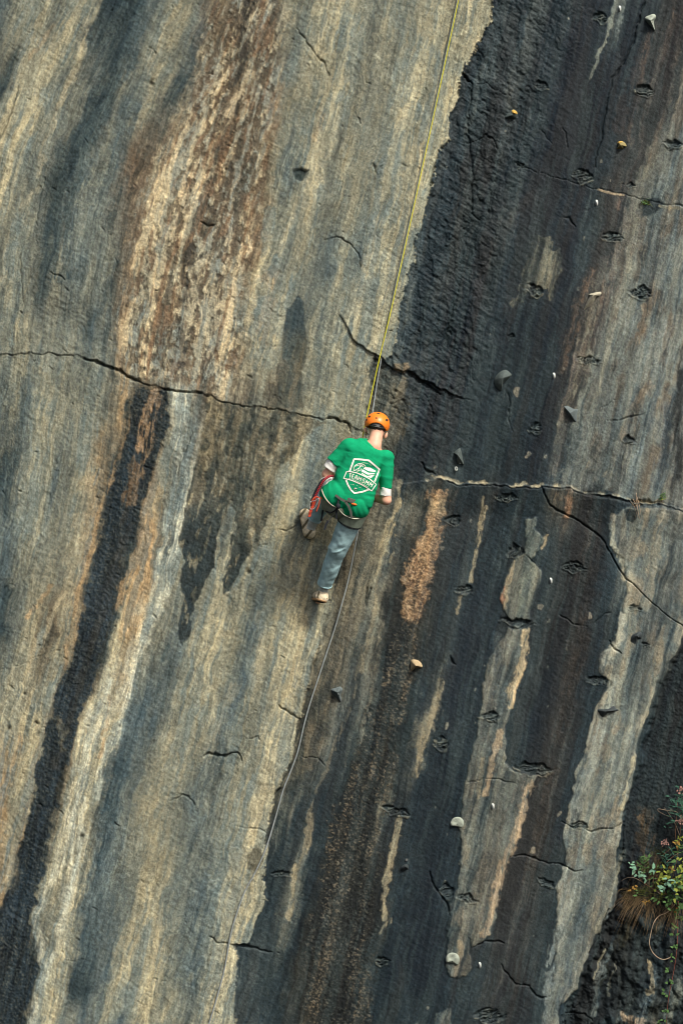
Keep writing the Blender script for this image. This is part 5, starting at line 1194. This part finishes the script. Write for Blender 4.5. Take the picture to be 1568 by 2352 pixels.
def tuft(u, v, d, n, spread, ln, ang0, ang1, w=.006):
    def fn(vs, fs):
        for i in range(n):
            p = PS(u + prng.gauss(0, spread), v + prng.gauss(0, spread * .4), d)
            a = math.radians(prng.uniform(ang0, ang1)); dr = (R_ * math.cos(a) + U_ * math.sin(a) + OUT * prng.uniform(.2, .9)).normalized()
            L_ = ln * prng.uniform(.55, 1.2); b = len(vs); sd_ = dr.cross(OUT).normalized()
            sag = prng.uniform(.5, 1.5)
            for k in range(6):
                t = k / 5; c = p + dr * L_ * t - UP * L_ * sag * .6 * t * t
                ww = w * (1 - t * .85)
                vs += [c - sd_ * ww / 2, c + sd_ * ww / 2 + OUT * ww * .4]
            for k in range(5): fs.append((b + 2 * k, b + 2 * k + 1, b + 2 * k + 3, b + 2 * k + 2))
    return fn
# shrub on the right edge, with faded flower heads
plant('flowering_shrub', 'blue-green leafy shrub with faded pink flower heads at the right edge', 'shrub', (1556, 1960),
      [[(1556, 1960, .02), (1550, 1920, .10), (1552, 1880, .16), (1556, 1830, .2)], [(1556, 1960, .02), (1562, 1900, .12), (1566, 1850, .2)], [(1556, 1960, .02), (1535, 1975, .10), (1515, 2000, .14)], [(1560, 1950, .02), (1590, 1900, .15), (1600, 1840, .22)]],
      [('foliage', 'blue', spray(1556, 1835, .16, 22, .028, .085, .022)), ('foliage', 'blue', spray(1562, 1862, .16, 26, .04, .085, .022)), ('foliage', 'blue', spray(1550, 1850, .16, 12, .03, .08, .02)), ('foliage', 'blue', spray(1540, 1895, .10, 10, .02, .06, .018)), ('foliage', 'green', spray(1562, 1952, .14, 18, .03, .10, .02)), ('foliage', 'blue', spray(1590, 1870, .2, 40, .06, .09, .024)), ('foliage', 'blue', spray(1536, 1968, .10, 16, .035, .085, .018)), ('foliage', 'blue', spray(1524, 1990, .10, 14, .03, .08, .018)),
       ('flower_head', 'pink', spray(1565, 1812, .2, 30, .018, .018, .014)), ('flower_head', 'pink', spray(1564, 1884, .22, 40, .020, .018, .014)), ('flower_head', 'pink', spray(1526, 1936, .12, 26, .016, .018, .014))])
plant('mixed_shrub', 'scrubby plant with green, yellow and orange leaves growing on the earthy corner', 'shrub', (1530, 2055),
      [[(1530, 2055, .0), (1505, 2010, .08), (1512, 1975, .14), (1540, 1948, .18)], [(1530, 2055, .0), (1545, 2010, .12), (1556, 1960, .18)], [(1530, 2055, .0), (1480, 2030, .1), (1455, 2000, .12)], [(1530, 2060, .0), (1560, 2040, .14), (1575, 2000, .16)]],
      [('foliage', 'green', spray(1478, 1978, .10, 18, .02, .075, .018, .9)), ('foliage', 'green', spray(1476, 1994, .10, 12, .02, .06, .018)), ('foliage', 'pale', spray(1452, 1984, .10, 5, .012, .045, .036, .1, True)), ('foliage', 'pale', spray(1455, 1996, .10, 3, .01, .045, .036, .1, True)), ('foliage', 'pale', spray(1466, 2006, .11, 8, .016, .05, .04, .1, True)), ('foliage', 'pale', spray(1480, 2016, .11, 5, .012, .05, .04, .0, True)), ('foliage', 'pale', spray(1499, 1998, .12, 3, .008, .05, .04, .0, True)),
       ('foliage', 'lime', spray(1528, 2008, .13, 16, .026, .06, .05, .4, True)), ('foliage', 'lime', spray(1520, 2016, .13, 8, .02, .055, .045, .2, True)), ('foliage', 'pale', spray(1530, 2030, .15, 14, .03, .065, .042, .1, True)), ('foliage', 'pale', spray(1552, 2036, .15, 8, .02, .065, .042, .1, True)), ('foliage', 'lime', spray(1560, 2030, .16, 22, .04, .065, .05, .3, True)), ('foliage', 'lime', spray(1562, 1984, .16, 12, .025, .06, .045, .3, True)), ('foliage', 'green', spray(1530, 2060, .12, 16, .03, .06, .045, .3, True)), ('foliage', 'green', spray(1556, 2066, .12, 20, .04, .06, .045, .3, True)), ('foliage', 'lime', spray(1508, 2040, .10, 9, .02, .05, .036, .3, True)), ('foliage', 'green', spray(1505, 2022, .1, 12, .04, .05, .02)), ('foliage', 'green', spray(1590, 2020, .15, 40, .07, .07, .05, .3, True)),
       ('foliage', 'orange', spray(1548, 1940, .14, 7, .016, .05, .036, .2, True)), ('foliage', 'lime', spray(1557, 1932, .14, 6, .014, .05, .036, .2, True)), ('foliage', 'orange', spray(1541, 1996, .14, 4, .02, .03, .025)), ('foliage', 'orange', spray(1549, 2096, .1, 3, .02, .03, .025))])
plant('grass_tussock', 'drooping tussock of dry brown and green grass with a few orange leaves', 'grass', (1485, 2070), [],
      [('green_blades', 'grass', tuft(1474, 2050, .03, 60, 12, .17, 10, 175, .004)), ('dry_blades', 'dry', tuft(1468, 2062, .02, 70, 14, .20, 150, 250, .0045)), ('dry_blades', 'dry', tuft(1452, 2042, .02, 50, 8, .16, 120, 260, .004)), ('dry_blades', 'dry', tuft(1480, 1985, .02, 60, 10, .13, 60, 260, .0035)), ('dry_blades', 'dry', tuft(1510, 2010, .02, 70, 14, .16, 40, 280, .0035)), ('green_blades', 'grass', tuft(1520, 1960, .03, 50, 15, .16, 20, 160, .003)), ('green_blades', 'grass', tuft(1540, 2030, .05, 60, 10, .2, 0, 170, .0035)), ('dry_blades', 'dry', tuft(1540, 2080, .03, 60, 10, .18, 180, 330, .0035)), ('green_blades', 'grass', tuft(1500, 1995, .02, 60, 16, .16, 20, 160, .0035)), ('dry_blades', 'dry', tuft(1494, 2072, .02, 50, 16, .17, 180, 330, .0045)), ('green_blades', 'grass', tuft(1510, 2060, .03, 40, 14, .14, -20, 150, .004)),
       ('leaves', 'orange', spray(1451, 2042, .10, 9, .014, .04, .032, .2, True)), ('leaves', 'green', spray(1459, 2052, .10, 5, .01, .036, .03, .2, True)), ('leaves', 'orange', spray(1481, 2071, .11, 6, .012, .036, .03, .1, True))])
def trail():
    out = []
    for (u, v, n) in ((1555, 2076, 5), (1546, 2090, 6), (1552, 2102, 5), (1560, 2110, 6), (1548, 2126, 5), (1542, 2148, 6), (1549, 2175, 5), (1541, 2198, 4), (1534, 2226, 4), (1534, 2255, 5), (1527, 2281, 5), (1530, 2320, 4), (1518, 2345, 6)):
        out.append(('foliage', 'green', spray(u, v, .05, n, .010, .052, .038, .1, True, 1.0)))
    return out
plant('bramble', 'bramble shoot with green leaves trailing straight down the rock at the lower right', 'bramble', (1556, 2070), [[(1556, 2070, .06), (1555, 2120, .05), (1553, 2180, .045), (1546, 2230, .04), (1540, 2260, .035), (1532, 2310, .035), (1528, 2380, .03)]], trail(), stem_r=.006, stem_mat='red')
lp = tube('dead_stem', [PS(u, v, d) for u, v, d in ((1548, 2078, .05), (1530, 2096, .06), (1512, 2104, .06), (1500, 2120, .06), (1493, 2145, .06), (1490, 2168, .06), (1496, 2185, .06), (1508, 2198, .06), (1522, 2204, .06), (1536, 2200, .05), (1541, 2193, .04))], .0048, LM['twig'], None, 6, 4)
tag(lp, 'bare pale stem curling in a loop beside the trailing bramble', 'dead stem')
plant('bare_twigs', 'thin bare twigs sticking out left of the flowering shrub', 'twig', (1570, 1880), [[(1570, 1880, .05), (1552, 1865, .12), (1528, 1861, .14), (1511, 1858, .12), (1512, 1864, .11), (1535, 1876, .1)], [(1560, 1920, .05), (1548, 1890, .1), (1530, 1862, .12), (1524, 1855, .12)], [(1520, 2056, .03), (1495, 2040, .08), (1460, 2018, .09), (1440, 2016, .07), (1425, 2024, .04)]], [], stem_r=.0042, stem_mat='twig')
plant('rock_fern', 'little bright green plant rooted in the ledge at the right', 'plant', (1519, 1152), [[(1519, 1152, .0), (1520, 1146, .03)]], [('foliage', 'green', spray(1520, 1142, .03, 16, .012, .05, .02)), ('foliage', 'lime', spray(1522, 1146, .04, 6, .01, .04, .016)), ('foliage', 'green', spray(1513, 1146, .03, 6, .008, .035, .014))])
plant('moss_clump', 'dark green tuft growing in the crack high on the right', 'plant', (1481, 464), [], [('foliage', 'grass', tuft(1482, 466, .0, 46, 4.5, .05, 0, 180, .006)), ('foliage', 'green', spray(1482, 464, .02, 10, .012, .028, .012))])
plant('dry_grass_wisp', 'wisp of dry grass hanging over the edge of the ledge', 'grass', (1462, 1150), [[(1460, 1132, .02), (1461, 1150, .05), (1464, 1175, .04), (1470, 1200, .02)], [(1461, 1140, .03), (1468, 1165, .05), (1472, 1195, .02)], [(1447, 1152, .02), (1455, 1162, .05), (1463, 1188, .02)], [(1452, 1146, .02), (1462, 1165, .05), (1465, 1190, .02)]], [('dry_blades', 'dry', tuft(1463, 1150, .02, 16, 4, .10, 220, 320, .005))], stem_r=.0035, stem_mat='twig')
